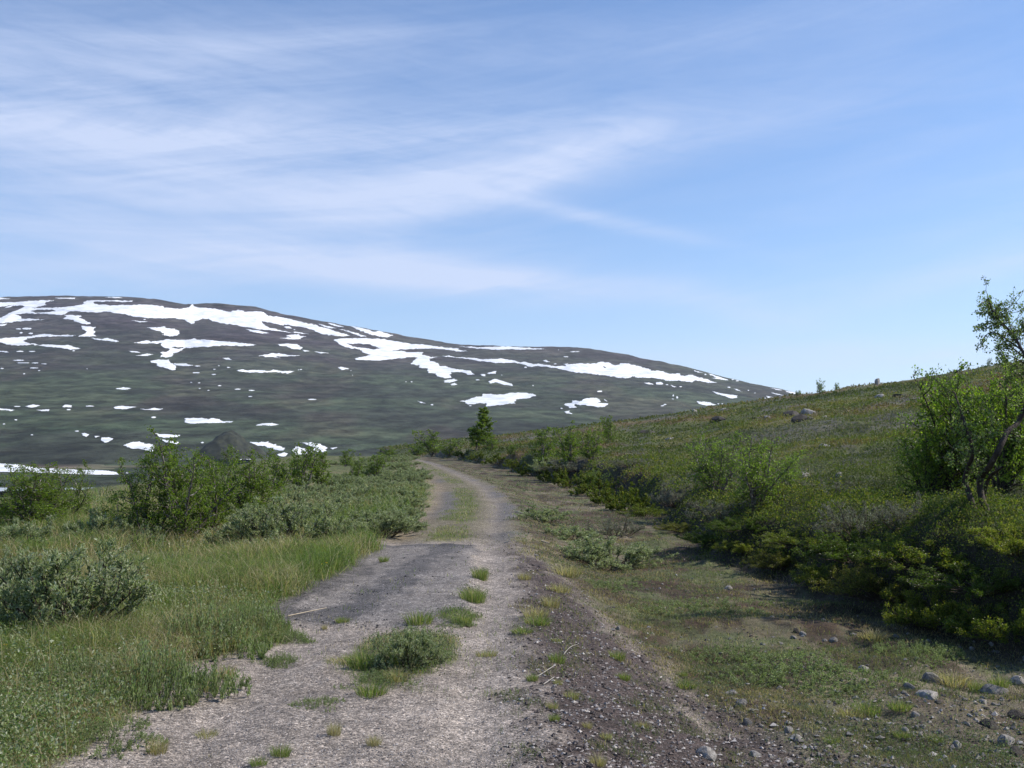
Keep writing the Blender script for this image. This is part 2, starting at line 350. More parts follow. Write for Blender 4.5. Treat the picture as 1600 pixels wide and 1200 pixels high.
def build_ground():
    az = np.concatenate([np.arange(-180, -40, 2.), np.arange(-40, 40, .15), np.arange(40, 180.1, 2.)]); az[-1] = 180
    rr = np.concatenate([[.02], np.geomspace(.3, 2.2, 40)[:-1], np.geomspace(2.2, 60, 440)[:-1], np.geomspace(60, 640, 190)])
    A, Rr = np.meshgrid(np.radians(az), rr); X = Rr*np.sin(A); Y = Rr*np.cos(A); Zt = terrain(X, Y)
    c, g = ground_colour(X.ravel(), Y.ravel())
    n, m = A.shape; i = np.arange(n*m).reshape(n, m)
    f = np.stack([i[:-1, :-1], i[1:, :-1], i[1:, 1:], i[:-1, 1:]], -1).reshape(-1, 4)[:, ::-1]
    me = mesh_np('ground', np.stack([X.ravel(), Y.ravel(), Zt.ravel()], 1), f, [M['ground']], c, True, {'grav': g})
    tag(obj('ground', me), kind='structure')
build_ground()

# ------------------------------------------------------------------ mountain, valley floor
SIL = np.array([(-1200, 540), (-700, 500), (-300, 474), (0, 464), (50, 463), (100, 462), (180, 463), (240, 466.5), (288, 475), (302, 475), (320, 474), (350, 474.5), (400, 479), (440, 490), (480, 497), (512, 503),
                (545, 509), (600, 518), (640, 526), (685, 533), (720, 539), (770, 540), (800, 541.5), (855, 541.5), (919, 544), (950, 549), (982, 554), (1000, 559), (1059, 570), (1095, 579), (1135, 590), (1170, 598), (1195, 603), (1250, 614), (1320, 632), (1450, 655), (1700, 690), (2300, 715)])
D0 = 21.6*F/35
def mt_dist(px, py):
    px = np.asarray(px, float); py = np.asarray(py, float)
    sil = np.interp(px, SIL[:, 0], SIL[:, 1]); D1 = np.interp(px, [-1200, 0, 600, 1250, 1700, 2300], [3300, 3100, 2950, 2500, 2300, 2200])
    t = np.clip((725-py)/np.maximum(725-sil, 5), 0, 1)
    d = np.where(py > 725, 21.6*F/np.maximum(py-690, 10), D0+(D1-D0)*(.35*t+.65*t**1.6))
    amp = np.clip(t*6, 0, 1)
    d = d + amp*(d*.035*fbm(px*.005, py*.022, 71, 3)+d*.006*fbm(px*.02, py*.10, 72, 3)+d*.010*(np.abs(fbm((px+py*1.2)*.014, py*.008, 73, 2))-.3))
    return d
def mt_point(px, py, k=0):
    d = mt_dist(px, py)-k; dx, dy, dz = pdir(px, py); return np.stack([dx*d, dy*d, EYE+dz*d], -1)
def build_mountain():
    u = np.concatenate([np.arange(-1200, -20, 12.), np.arange(-20, 1300, 2.0), np.arange(1300, 2301, 12.)])
    v = np.concatenate([np.linspace(0, 1, 200)])
    sil = np.interp(u, SIL[:, 0], SIL[:, 1])+.7*fbm(u*.06, u*0, 75, 3)*(u > -20)
    low = np.linspace(762, 725, 22)[:-1]
    PY = np.concatenate([np.repeat(low[:, None], len(u), 1), 725+(sil-725)[None, :]*v[:, None]], 0); PX = np.repeat(u[None, :], PY.shape[0], 0)
    P = mt_point(PX, PY)
    back = []
    for k, (dd, dz) in enumerate([(60, -4), (200, -22), (700, -140), (1600, -420)]):
        Q = P[-1].copy(); h = np.hypot(Q[:, 0], Q[:, 1]); Q[:, 0] *= (h+dd)/h; Q[:, 1] *= (h+dd)/h; Q[:, 2] += dz; back.append(Q)
    P = np.concatenate([P, np.array(back)], 0); n, m = P.shape[:2]
    hh = P[..., 2]; X = P[..., 0]; Y = P[..., 1]
    nn = fbm(X*.004, Y*.002+hh*.01, 76, 4); low_n = fbm(X*.012, Y*.004, 78, 3)
    t = sst(90, 300, hh+90*nn)
    c = np.zeros(X.shape+(3,)); c[...] = (.039, .051, .033)
    c = lerp3(c, (.055, .053, .039), sst(.0, .6, low_n)*.7)
    c = lerp3(c, (.055, .048, .051), t)
    c = lerp3(c, (.024, .040, .022), sst(60, 10, hh)*sst(-.2, .5, nn+.2)*sst(-350, -520, X)*.7)
    # valley floor: gravel banks and grass beside the river
    fl = hh < -18.7
    PXf = np.full(P.shape[:2], 0.); PXf[:PX.shape[0]] = PX; PXf[PX.shape[0]:] = u; PYf = np.full(P.shape[:2], 0.); PYf[:PY.shape[0]] = PY
    g = fl*sst(760, 690, Y+25*low_n)*0 + (np.abs(Y-790+25*low_n) < 70)*(X < -275+20*low_n)
    c = lerp3(c, (.14, .125, .085), np.clip(g, 0, 1)*.8)
    i = np.arange(n*m).reshape(n, m)
    f = np.stack([i[:-1, :-1], i[1:, :-1], i[1:, 1:], i[:-1, 1:]], -1).reshape(-1, 4)[:, ::-1]
    me = mesh_np('mountain', P.reshape(-1, 3), f, [M['mountain']], c.reshape(-1, 3), True)
    tag(obj('mountain', me), kind='structure')
build_mountain()
def build_river():
    m = simple('river_water', [(.3, (.20, .20, .20)), (.7, (.30, .29, .27))], .02, rough=.25, bump=.1, bscale=.6, coord='Object')
    pts = [(-420, 545), (-330, 548), (-262, 560), (-225, 585), (-190, 620), (-150, 680), (-80, 720)]
    vs = []
    for i, (x, y) in enumerate(pts):
        w = 16+3*math.sin(i*1.7); vs += [(x, y-w, -19.85), (x, y+w, -19.85)]
    f = np.array([(2*i, 2*i+2, 2*i+3, 2*i+1) for i in range(len(pts)-1)])
    tag(obj('river', mesh_np('river', vs, f, [m], smooth=True)), kind='structure')
build_river()
def build_mound():
    px, base = 357, 713; d = 925.; dx, dy, _ = (float(v) for v in pdir(px, 690)); cxm, cym = dx*d, dy*d
    _, _, dzb = pdir(px, base); zb = EYE+float(dzb)*d-2; H = 20.5
    a = np.linspace(0, 2*np.pi, 97)[:-1]; rr = np.linspace(0, 1, 40)
    A, Q = np.meshgrid(a, rr); X = cxm+Q*30*np.cos(A)*(1+.12*np.sin(3*A+1)+.08*np.sin(5*A)); Y = cym+Q*36*np.sin(A)
    Zm = zb+H*np.clip(1-Q**2.3, 0, 1)**1.0*(1+.22*fbm(X*.07, Y*.07, 81, 3))+.6*fbm(X*.3, Y*.3, 82, 3)*(1-Q)
    i = np.arange(A.size).reshape(A.shape); j = np.roll(i, -1, 1)
    f = np.stack([i[:-1], i[1:], j[1:], j[:-1]], -1).reshape(-1, 4)[:, ::-1]
    c = np.zeros((A.size, 3)); c[:] = (.036, .034, .025)
    mm = simple('mound_heath', [(.35, (.011, .013, .009)), (.5, (.021, .025, .016)), (.65, (.045, .048, .030))], .16, bump=.5, coord='Object')
    me = mesh_np('mound', np.stack([X.ravel(), Y.ravel(), Zm.ravel()], 1), f, [mm], c, True)
    tag(obj('mound', me), kind='structure')
build_mound()

# ------------------------------------------------------------------ snow patches lying on the mountain
def inpoly(x, y, poly):
    inside = np.zeros(x.shape, bool); n = len(poly)
    for i in range(n):
        x1, y1 = poly[i]; x2, y2 = poly[(i+1) % n]
        if y1 == y2: continue
        c = ((y1 > y) != (y2 > y)) & (x < (x2-x1)*(y-y1)/(y2-y1)+x1); inside ^= c
    return inside
CU, CV = .8, .4
occupied = {}
occ = np.zeros((int(420/CV), int(1320/CU)), bool)
SN_G = 'snow patches on the mountain'
def snow(poly, label, holes=(), group=SN_G, thick=3.0, rag=1.0):
    P = np.array(poly, float); x0, y0 = P.min(0)-3; x1, y1 = P.max(0)+3
    i0 = max(int((x0+20)/CU), 0); i1 = int((x1+20)/CU)+1; j0 = int((y0-450)/CV); j1 = int((y1-450)/CV)+1
    I, J = np.meshgrid(np.arange(i0, i1), np.arange(j0, j1)); U = I*CU-20+CU/2; V = J*CV+450+CV/2
    uu = U+rag*2.2*fbm(U*.16, V*.5, 91, 3); vv = V+rag*.75*fbm(U*.22, V*.5, 92, 3)
    m = inpoly(uu, vv, poly)
    for h in holes: m &= ~inpoly(uu, vv, h)
    m &= ~occ[j0:j1, i0:i1]; occ[j0:j1, i0:i1] |= m
    if m.sum() < 2: m[m.shape[0]//2, m.shape[1]//2-1:m.shape[1]//2+1] = True
    jj, ii = np.nonzero(m); ids = {}
    W = (i1-i0)+2
    corner = lambda a, b: (jj+b)*W+(ii+a)
    q = np.stack([corner(0, 0), corner(0, 1), corner(1, 1), corner(1, 0)], 1)
    un, inv = np.unique(q.ravel(), return_inverse=True); q = inv.reshape(-1, 4)
    cu = (un % W)+i0; cv = (un//W)+j0; PU = cu*CU-20.; PV = cv*CV+450.
    top = mt_point(PU, PV, thick); bot = mt_point(PU, PV, -1.0); n = len(un)
    e = np.concatenate([q[:, [0, 1]], q[:, [1, 2]], q[:, [2, 3]], q[:, [3, 0]]]); key = np.sort(e, 1); k = key[:, 0]*n+key[:, 1]
    uq, idx, cnt = np.unique(k, return_index=True, return_counts=True); be = e[idx[cnt == 1]]
    side = np.stack([be[:, 0]+n, be[:, 1]+n, be[:, 1], be[:, 0]], 1)
    me = mesh_np('snow_patch', np.concatenate([top, bot]), np.concatenate([q, side]), [M['snow']], None, True)
    o = obj('snow_patch', me); c = top.mean(0); tag(o, label, 'snow patch', group)
    return o
snow([(82,481),(115,478),(128,476),(134,470),(136,469),(150,469),(190,469.5),(207,470),(207,471.5),(190,472),(175,471),(145,472),(148,475),(175,477),(200,476.5),(225,476),(230,476),(252,478),(258,481),(272,482),(277,482.5),(292,481),(297,479),(300,475.5),(304,478),(309,480),(330,482),(345,484),(357,487),(370,484.5),(380,485),(383,487),(400,486),(408,487.5),(413,489),(417,493),(440,495.5),(470,502),(500,510),(520,516.5),(547,524),(535,525.5),(520,524.5),(500,521),(490,516),(475,512),(455,508.5),(445,507),(443,509),(430,506),(410,502),(407,501.5),(409,505),(418,511),(426,513),(440,516.5),(458,520),(440,518.5),(425,516),(400,514),(375,509),(352,506),(338,503.5),(325,498.5),(315,498),(312,500),(305,501.5),(304,505),(297,505.5),(289,501),(285,499),(272,497),(255,497),(230,497),(210,495),(200,492),(175,488.5),(165,486.5),(150,488),(125,487),(110,486),(104,485)],
     'longest white snowfield, a broad band running down right below the highest summit')
snow([(-20,474),(0,473),(28,471.5),(62,469.5),(85,469),(70,474),(74,476),(62,478),(50,481.5),(66,481),(82,481),(110,484),(104,490),(98,492),(84,491.5),(62,490),(40,490),(22,491),(33,495),(34,498),(48,497.5),(69,499.5),(50,500.5),(30,502),(10,504),(0,505.5),(-20,507),(-20,497),(0,496),(8,493),(16,488),(30,483),(38,479),(34,477),(20,478),(8,482),(10,479),(22,476),(0,479),(-20,480)],
     'tangled branching snowfield at the far upper left of the mountain, cut by the photo edge', [[(48,486),(60,484),(80,484),(88,486),(72,488),(55,488.5)]])
T = [
 ([(84,465.5),(118,465),(118,467),(90,467)], 'thin white snow strip just under the skyline at the highest summit'),
 ([(-20,464.5),(0,465),(16,466.5),(0,468),(-20,469)], 'short snow strip on the skyline at the left edge of the photo'),
 ([(160,464),(178,464),(195,465.5),(180,466)], 'faint thin snow strip on the summit skyline right of the highest point'),
 ([(100,492),(126,493),(127,494.5),(123,496),(133,501),(143,505.5),(135,506.5),(122,504),(114,500),(98,498),(103,495)], 'slanting snow tongue hanging below the branching upper left snowfield'),
 ([(126,509),(140,510),(149,511.5),(145,514),(148,519),(145,522),(151,525.5),(135,526),(122,525.5),(133,521),(135,518),(128,514)], 'short upright snow tongue with a hooked left side below the slanting tongue'),
 ([(-20,530),(0,529),(20,527),(45,526),(60,522.5),(75,522),(90,524),(105,523),(119,524),(105,526),(75,526),(55,527),(42,529),(37,533),(47,537),(52,536),(60,539),(70,538),(90,539.5),(108,539),(114,541),(124,545),(110,546),(90,543),(70,541),(50,538.5),(28,540),(12,538.5),(0,535),(-20,536)], 'forked snowfield with two long arms in the middle of the left slope'),
 ([(-20,548),(0,548),(10,549),(14,551),(8,551),(0,549.5),(-20,550)], 'small snow strip at the left photo edge below the forked snowfield'),
 ([(141,528),(160,530),(168,528),(186,533),(180,534.5),(165,532),(150,530.5)], 'ragged thin snow streak trailing right from the hooked upright tongue'),
 ([(-20,507),(0,507),(11,506),(6,509),(0,509.5),(-20,510)], 'small snow scrap at the left edge under the branching snowfield'),
 ([(204,500),(215,501.5),(232,502.5),(218,503.5)], 'thin snow sliver just under the longest snowfield on its left half'),
 ([(230,511.5),(245,511),(256,510.5),(262,513.5),(272,513),(279,517),(280,521),(275,525),(265,525),(254,523),(256,520),(250,518),(240,515)], 'chunky snow patch with a pointed left end between the longest and the spearhead snowfields'),
 ([(235,563.5),(247,561.5),(255,563),(263,562),(266,567),(273,570.5),(272,573),(275,577.5),(268,579),(260,575),(250,573),(244,571),(245,568),(237,566)], 'lumpy snow patch lowest of the cluster under the spearhead snowfield'),
 ([(271,568),(290,568),(302,571),(295,572),(275,571)], 'flat oval snow strip right beside the lumpy snow patch'),
 ([(202,548.5),(214,548.5),(219,551),(206,550.5)], 'small flat snow patch left below the spearhead snowfield, upper of two'),
 ([(220,554.5),(230,552.5),(240,554),(228,556),(212,555.5)], 'small flat snow patch left below the spearhead snowfield, lower of two'),
 ([(347,559),(356,559),(362,562),(354,562)], 'small lone snow patch on the dark slope right of the lumpy patch'),
 ([(371,579),(381,577),(386,579),(400,578),(423,579.5),(427,577.5),(440,580),(452,579),(460,580),(450,583.5),(430,581.5),(412,582),(395,582),(383,582),(376,580)], 'long flat snow bar, lowest large streak on the middle of the left slope'),
 ([(400,516),(405,516),(420,520.5),(410,521),(390,517.5),(383,514)], 'thin snow blade tucked under the lower edge of the longest snowfield'),
 ([(443,510),(452,510),(457,513),(448,513)], 'small snow patch in the notch under the right end of the longest snowfield'),
 ([(458,518),(470,519.5),(482,521.5),(470,521.5),(459,520)], 'thin snow strip upper of three stacked strips under the long snowfield'),
 ([(446,524),(465,522.5),(468,525),(482,525.5),(472,527),(471,530),(455,530),(436,528),(455,527.3)], 'double snow strip lower of the three stacked under the long snowfield'),
 ([(434,538),(445,537),(465,538),(468,541),(473,543),(468,546),(455,545),(447,541),(437,540.5)], 'blocky snow patch right of the spearhead tip'),
 ([(472,546),(484,549),(475,549)], 'tiny snow wedge right of the blocky patch'),
 ([(489,549),(513,551.5),(500,552)], 'thin flat snow dash right of the tiny wedge'),
 ([(402,555.5),(418,554),(427,551.5),(440,553),(450,554.5),(471,556),(455,556.5),(440,556.5),(430,557),(438,559),(425,558),(412,558),(412,556)], 'low humped snow streak below the blocky patch'),
 ([(496,505.5),(510,509),(526,512.5),(515,513),(505,510)], 'short slanting snow dash above the right end of the longest snowfield'),
 ([(528,513),(545,517),(560,521.5),(574,526),(562,526.5),(560,524),(545,519.5)], 'long thin slanting snow line above the big central snowfield'),
 ([(512,504),(520,506),(538,511),(528,511),(518,508)], 'slanting snow dash nearest the skyline between the two summits'),
 ([(546,509.5),(560,511),(575,515),(585,518.5),(594,517),(613,524),(606,526.5),(592,526),(580,523),(565,517.5)], 'broad slanting snow stripe just under the skyline above the central snowfield'),
 ([(692,595),(708,591.5),(715,594),(703,598),(694,597.5)], 'small oval snow patch directly under the central snowfield tongue'),
 ([(704,600),(711,598),(715,601),(706,602)], 'smaller snow scrap under the oval patch of the central tongue'),
 ([(717,540.5),(735,542),(760,542.5),(785,541.5),(800,541.8),(825,543.5),(845,544.5),(852,545.5),(835,546.5),(800,546),(770,546.5),(740,544.5)], 'long thin snow ribbon right under the flat middle skyline'),
 ([(1007,598),(1015,598),(1021,601),(1010,600)], 'small flat snow scrap left below the wide right-hand snowfield'),
 ([(1025,597),(1033,597),(1036,600.5),(1026,601)], 'small rounded snow patch below the wide right-hand snowfield'),
 ([(1047,601),(1058,605),(1050,604.5)], 'small wedge of snow below the right half of the wide right-hand snowfield'),
 ([(1082,578),(1098,582.5),(1090,582)], 'thin snow dash under the right skyline, uppermost there'),
 ([(1107,583),(1125,589),(1138,594),(1125,593),(1112,590.5),(1120,590),(1110,586)], 'slanting arrow-shaped snow stripe under the right skyline'),
 ([(1113,611),(1125,614),(1135,616),(1152,618),(1152,621.5),(1140,622.5),(1130,618),(1118,615)], 'boot-shaped snow patch on the lower right end of the mountain'),
 ([(1089,627),(1108,628.5),(1119,633),(1103,633.5),(1092,631)], 'flat snow patch lowest on the right, almost touching the green hill'),
 ([(1145,607),(1152,608.5),(1159,612),(1150,610)], 'small slanting snow dash above the boot-shaped patch'),
 ([(1202,605.5),(1222,609.5),(1212,609.5)], 'thin snow dash near the right end of the mountain skyline, uppermost of three'),
 ([(1226,610),(1249,615),(1238,616),(1230,613)], 'last snow dash where the mountain skyline meets the green hill'),
 ([(1204,613),(1225,617.5),(1212,616.5)], 'thin snow dash under the right end of the skyline, middle one'),
 ([(1197,618),(1208,620.5),(1200,621.5)], 'short snow dash lowest at the right end of the mountain'),
 ([(848,563),(853,562),(859,566),(852,565.5)], 'small snow patch above the left part of the wide right-hand snowfield'),
 ([(881,632),(886,630),(893,630),(895,625.5),(905,627),(913,623),(925,621),(933,621.5),(939,626),(933,630),(945,629.5),(951,631),(945,635.5),(930,635.5),(915,633),(898,632),(900,637),(890,637)], 'notched snow patch low on the mountain above the middle of the green hill'),
 ([(943,623),(950,627.5),(945,626)], 'tiny snow wedge on the right side of the notched low patch'),
 ([(881,643),(890,641),(889,644),(895,647),(885,646)], 'small snow scrap just below the notched low patch'),
 ([(717,627),(725,626),(735,623),(743,619.5),(751,620.5),(755,615),(770,616.5),(785,616.5),(797,614),(810,613.5),(822,613.5),(832,616),(838,618.5),(825,622),(806,624),(803,630),(795,630.5),(790,632),(770,634),(757,636),(762,631),(750,630),(738,632),(730,632),(724,628)], 'large leaf-shaped snow patch low in the middle, above the pointed birch'),
 ([(764,596),(767,594),(774,591.5),(780,594),(785,595),(800,600),(800,603),(785,601),(775,597),(766,599)], 'small comma-shaped snow patch right of the central tongue'),
 ([(760,583),(768,581),(776,580),(774,584),(763,584)], 'small snow patch above the comma-shaped patch'),
 ([(750,584.5),(757,584.5),(758,588),(752,587)], 'tiny snow scrap between the central tongue and the comma-shaped patch'),
 ([(652,626),(666,630.5),(658,629.5)], 'lone slanting snow dash on the green lower slope left of the leaf-shaped patch'),
 ([(528,574),(534,573),(545,576.5),(535,578.5)], 'lone small snow patch under the left end of the central snowfield'),
 ([(180,607),(192,605),(205,607),(192,609)], 'lone flat snow patch in the middle of the green left slope'),
 ([(38,635),(50,632),(64,634),(50,637)], 'lens-shaped snow patch in the low left row, second from the photo edge'),
 ([(-20,638),(0,638.5),(10,639),(24,640.5),(15,642),(0,640),(-20,640)], 'flat snow strip in the low left row touching the photo edge'),
 ([(56,640.5),(76,639.5),(76,642),(64,642)], 'thin snow dash under the lens-shaped patch of the low left row'),
 ([(98,634),(104,632),(111,633.5),(112,636.5),(99,636)], 'small rounded snow patch in the middle of the low left row'),
 ([(177,637),(185,634),(200,635),(213,636),(203,637.5),(195,639.5),(180,638.5)], 'flat snow patch at the right of the low left row, left one of the pair'),
 ([(218,639),(232,639.5),(240,637.5),(256,639),(245,641),(228,640.5)], 'flat snow patch at the right of the low left row, right one of the pair'),
 ([(128,677),(133,676.5),(139,679),(135,683),(130,681)], 'small broken snow scrap in the green scrub above the river, left of three'),
 ([(147,681),(155,681.5),(150,684)], 'small broken snow scrap in the green scrub above the river, middle of three'),
 ([(158,684),(170,683),(177,686),(170,690),(163,692),(158,688)], 'broken snow scrap in the green scrub above the river, right and biggest of three'),
 ([(195,696),(203,691),(216,690),(224,693),(236,694),(242,697),(238,706),(225,703),(216,701),(207,701.5)], 'thick wedge of snow in the hollow above the left birches'),
 ([(240,677),(250,678),(265,679),(281,680),(275,683),(256,684),(245,681)], 'snow strip left of the dark mound, upper of two'),
 ([(250,686),(262,688),(279,690.5),(275,694),(258,691)], 'snow strip left of the dark mound, lower of two'),
 ([(288,655),(292,653.5),(318,653),(325,655),(332,653),(343,655),(348,658),(363,659),(350,661),(320,661),(300,662),(289,660.5)], 'fish-shaped snow patch above the dark mound'),
 ([(399,664),(410,661.5),(425,661),(436,663.5),(425,665),(402,664.8)], 'flat arched snow patch right of the fish-shaped one'),
 ([(389,690),(400,691),(418,690.5),(430,695),(445,701),(443,704),(430,703),(413,697),(400,696)], 'slanting snow patch on the right foot of the dark mound'),
 ([(433,710),(445,707),(449,709),(445,713),(436,713)], 'small snow patch below the slanting one by the mound, behind birch tops'),
 ([(455,705),(462,697),(472,700),(480,702),(488,705),(478,709),(462,711)], 'snow patch seen through the birch tops right of the mound, lower left one'),
 ([(470,691.5),(485,691),(500,694),(512,700),(505,706),(493,706),(488,698),(478,695)], 'curved snow patch seen above the birch tops right of the mound'),
 ([(516,700),(528,699),(520,702)], 'thin snow sliver at the valley foot, rightmost of the low patches'),
]
snow([(208,535.5),(220,533),(233,532),(236,534),(250,532),(260,530.5),(280,531),(297,530.5),(302,528),(307,531),(320,530),(330,532),(360,534),(385,536.5),(400,539),(385,540.5),(345,540),(320,542),(302,543),(288,544),(280,550),(270,552),(268,557),(258,559),(251,557),(254,553),(249,550.5),(262,549),(265,546),(255,542),(250,539),(254,536),(238,537),(225,537),(215,535.8)],
     'spearhead snowfield pointing right, in the middle of the left slope', [[(268,543),(277,542),(288,543),(278,545)]])
snow([(520,531),(530,529),(560,528),(600,530),(620,533.5),(645,538),(660,538),(680,541),(715,544.5),(718,547),(733,548.5),(715,549),(700,546.5),(675,544.5),(650,545),(625,546),(612,548.5),(630,548),(635,550),(650,550),(662,551),(658,554),(672,557.5),(685,558.5),(668,560),(673,564),(685,567.5),(688,572),(695,572),(710,576),(718,577),(735,579),(741,585),(730,585),(722,581.5),(705,581.5),(703,585),(706,590.5),(695,591),(680,586.5),(679,583.5),(670,583),(667,576),(655,574.5),(655,571),(645,569.5),(641,569.5),(646,563),(653,560),(650,558),(640,558),(620,560.5),(600,562),(585,563.5),(572,562.5),(557,562),(553,560),(560,558),(575,556),(578,554.5),(567,551),(563,547),(556,545),(548,544.5),(536,541)],
     'big central snowfield with a long tongue hanging down to the right', [[(541,537),(560,537),(580,538),(583,541),(596,543.5),(585,546),(570,544),(552,541.5)]])
snow([(690,556.5),(702,555.5),(712,558),(740,559),(750,561.5),(765,561),(786,560),(795,562.5),(803,563),(808,565.5),(822,566),(832,569),(840,568.5),(860,571),(872,572),(885,572),(880,568),(887,568.5),(885,570),(905,568),(930,568),(940,565),(950,566.5),(960,571),(968,570),(970,567),(985,569),(1000,573),(1013,576),(1017,579),(1032,579),(1045,584),(1053,583.5),(1060,583),(1068,588),(1078,585),(1090,589),(1105,592.5),(1120,598.5),(1110,598.5),(1085,594),(1081,597.5),(1060,595),(1045,595),(1025,591),(1010,590),(995,590),(988,588),(980,591),(970,590),(940,586),(900,582),(880,578),(868,575),(840,572),(826,573),(820,570),(812,568),(800,566.5),(775,567),(750,564),(730,560.5),(710,558.5)],
     'wide right-hand snowfield with a long thin tail reaching left', [[(941,572),(946,573),(943,574.5)]])
snow([(333,706),(345,704),(350,706),(365,705),(385,709),(399,713.5),(390,718),(375,718),(355,713),(345,707.5),(335,709)], 'snow patch at the front foot of the dark mound, behind birch tops', thick=50)
for poly, lab in T: snow(poly, lab, rag=.6 if max(p[0] for p in poly)-min(p[0] for p in poly) < 40 else 1.0)
snow([(-20,722),(0,724),(15,725),(30,726),(60,731),(100,733),(140,734.5),(165,735),(182,738),(186,741.5),(150,741.5),(100,740),(50,738),(0,737),(-20,737)], 'long bright snowbank lying along the river at the lower left', thick=4, rag=.5)
for (cx_, cy_, w_, h_) in [(29,514,9,2),(42,513.5,16,3),(33,520,5,2.5),(48,521,7,2.5),(29,563,18,1.8),(36,567,20,1.6),(55,567,11,1.6),(69,568.5,8,1.3),(53,575,14,1.8),(31,549,11,1.8),(50,549,10,1.6),(115,548,4,1.5),(37.5,584,4,1.5),(61,579,4,1.2),(136,576,2,1.2),(3,575.5,5,1.3),
                           (309,572,10,1.6),(306,582.5,12,1.8),(334,585,7,1.8),(357,574,5,1.6),(335,577,4,1.1),(342,571.5,3,1.3),(299,597.5,3,1.3),(311,598,4,1.3),(226,499,4,1.2),(343,602.5,6,1.5),(371,608,10,1.6),(393,610,10,1.5),(391,619.5,7,1.4),(312,607,3,1.3),(326,610,3,1.3),(488,624,14,1.8),(460,515,3,1),
                           (107,640,7,1.8),(140,634.5,14,1.8),(27,635,11,1.4),(240,652,8,2.4),(25,656,5,1.8),(6,662.5,4,1.4),(50,679.5,4,1.5),(120,673.5,7,1.5),(316,691.5,5,2),(198,739,4,1.5),(634,596.5,2,1.2),(643,596.5,3,1.2),(675,632.5,4,1.8),(735,634,5,1.4),(746,593.5,7,1.5),(784,586,2,1.2),
                           (867,568.5,5,1.4),(884,557.5,8,1.3),(898,549.5,15,1.3),(872.5,546.5,2,1.2),(821,574,5,2),(833,602.5,2,1.6),(937,611.5,9,2.2),(877,638,4,1.8),(1042,601,4,1.4),(1063,604,4,1.6),(1102,585,4,2),(1139,605,5,1.8),(1169,610,3,1.2),(1180,614,3,1.2),(1196,622,4,1.2),(1122,631,3,1.2),(1128,631,3,1.2),
                           (1052,618,2,3.5),(1058,621,3,4),(1051,623.5,3,1.5),(1039,632,5,1.6),(1035,634,6,1.4),(1145,593,4,1.6),(1152,595,5,1.3),(548,579,1.5,1.2),(551,586,1.5,1.2),(466,578,2,1.2),(470,577.5,4,1.2)]:
    snow([(cx_+w_/2*math.cos(a), cy_+h_/2*math.sin(a)) for a in np.linspace(0, 2*math.pi, 9)[:-1]], 'speck of leftover snow on the dark mountainside, only a few metres wide', group='tiny leftover snow specks on the mountain', rag=.25, thick=1.8)

# ------------------------------------------------------------------ plants: generators
rng = np.random.default_rng(7)
class Tubes:
    def __init__(s): s.v = []; s.f = []; s.n = 0
    def add(s, pts, rad, sides=5):
        pts = np.asarray(pts, float); n = len(pts); d = np.gradient(pts, axis=0); d /= np.linalg.norm(d, axis=1)[:, None]+1e-9
        ref = np.array([0.3, .2, 1.]) if abs(d[0, 2]) < .8 else np.array([1., .2, 0]); a = np.cross(d, ref); a /= np.linalg.norm(a, axis=1)[:, None]+1e-9; b = np.cross(d, a)
        t = np.arange(sides)*2*np.pi/sides; rad = np.asarray(rad, float)
        ring = pts[:, None]+rad[:, None, None]*(np.cos(t)[None, :, None]*a[:, None]+np.sin(t)[None, :, None]*b[:, None])
        i = np.arange(n*sides).reshape(n, sides)+s.n; j = np.roll(i, -1, 1)
        s.v.append(ring.reshape(-1, 3)); s.f.append(np.stack([i[:-1], j[:-1], j[1:], i[1:]], -1).reshape(-1, 4)); s.n += n*sides
    def mesh(s, name, m): return mesh_np(name, np.concatenate(s.v), np.concatenate(s.f), [m], None, True)
def leaves_mesh(name, pos, axis, length, width, cols, material, fold=.25, g=rng):
    """one folded leaf (two triangles along the midrib) per position"""
    n = len(pos); axis = axis/(np.linalg.norm(axis, axis=1)[:, None]+1e-9)
    r = g.normal(size=(n, 3)); sd = np.cross(axis, r); sd /= np.linalg.norm(sd, axis=1)[:, None]+1e-9; up = np.cross(sd, axis)
    length = np.broadcast_to(length, (n,))[:, None]; width = np.broadcast_to(width, (n,))[:, None]
    a = pos; b = pos+axis*length; m1 = pos+axis*length*.45+sd*width*.5+up*width*fold; m2 = pos+axis*length*.45-sd*width*.5+up*width*fold
    v = np.stack([a, m1, b, m2], 1).reshape(-1, 3); i = np.arange(n)*4
    f = np.concatenate([np.stack([i, i+1, i+2], 1), np.stack([i, i+2, i+3], 1)])
    return mesh_np(name, v, f, [material], np.repeat(cols, 4, 0))
def curve(p0, d0, L, n, g, wob=.12, up=.25):
    pts = [np.array(p0, float)]; d = np.array(d0, float); d /= np.linalg.norm(d)
    for k in range(n):
        d = d+g.normal(size=3)*wob+np.array([0, 0, up/n*1.5]); d /= np.linalg.norm(d); pts.append(pts[-1]+d*L/n)
    return np.array(pts)
def palette(n, cols, g, jit=.18):
    k = g.integers(0, len(cols), n); c = np.array(cols)[k]; return c*(1+g.normal(size=(n, 1))*jit).clip(.45, 1.8)
BIRCH = [(.125, .175, .020), (.10, .150, .020), (.155, .20, .028), (.075, .118, .020)]
WILLOW = [(.26, .285, .165), (.205, .240, .115), (.35, .365, .26), (.15, .185, .070)]
DWARF = [(.090, .128, .018), (.130, .158, .024), (.062, .092, .016), (.19, .185, .030)]
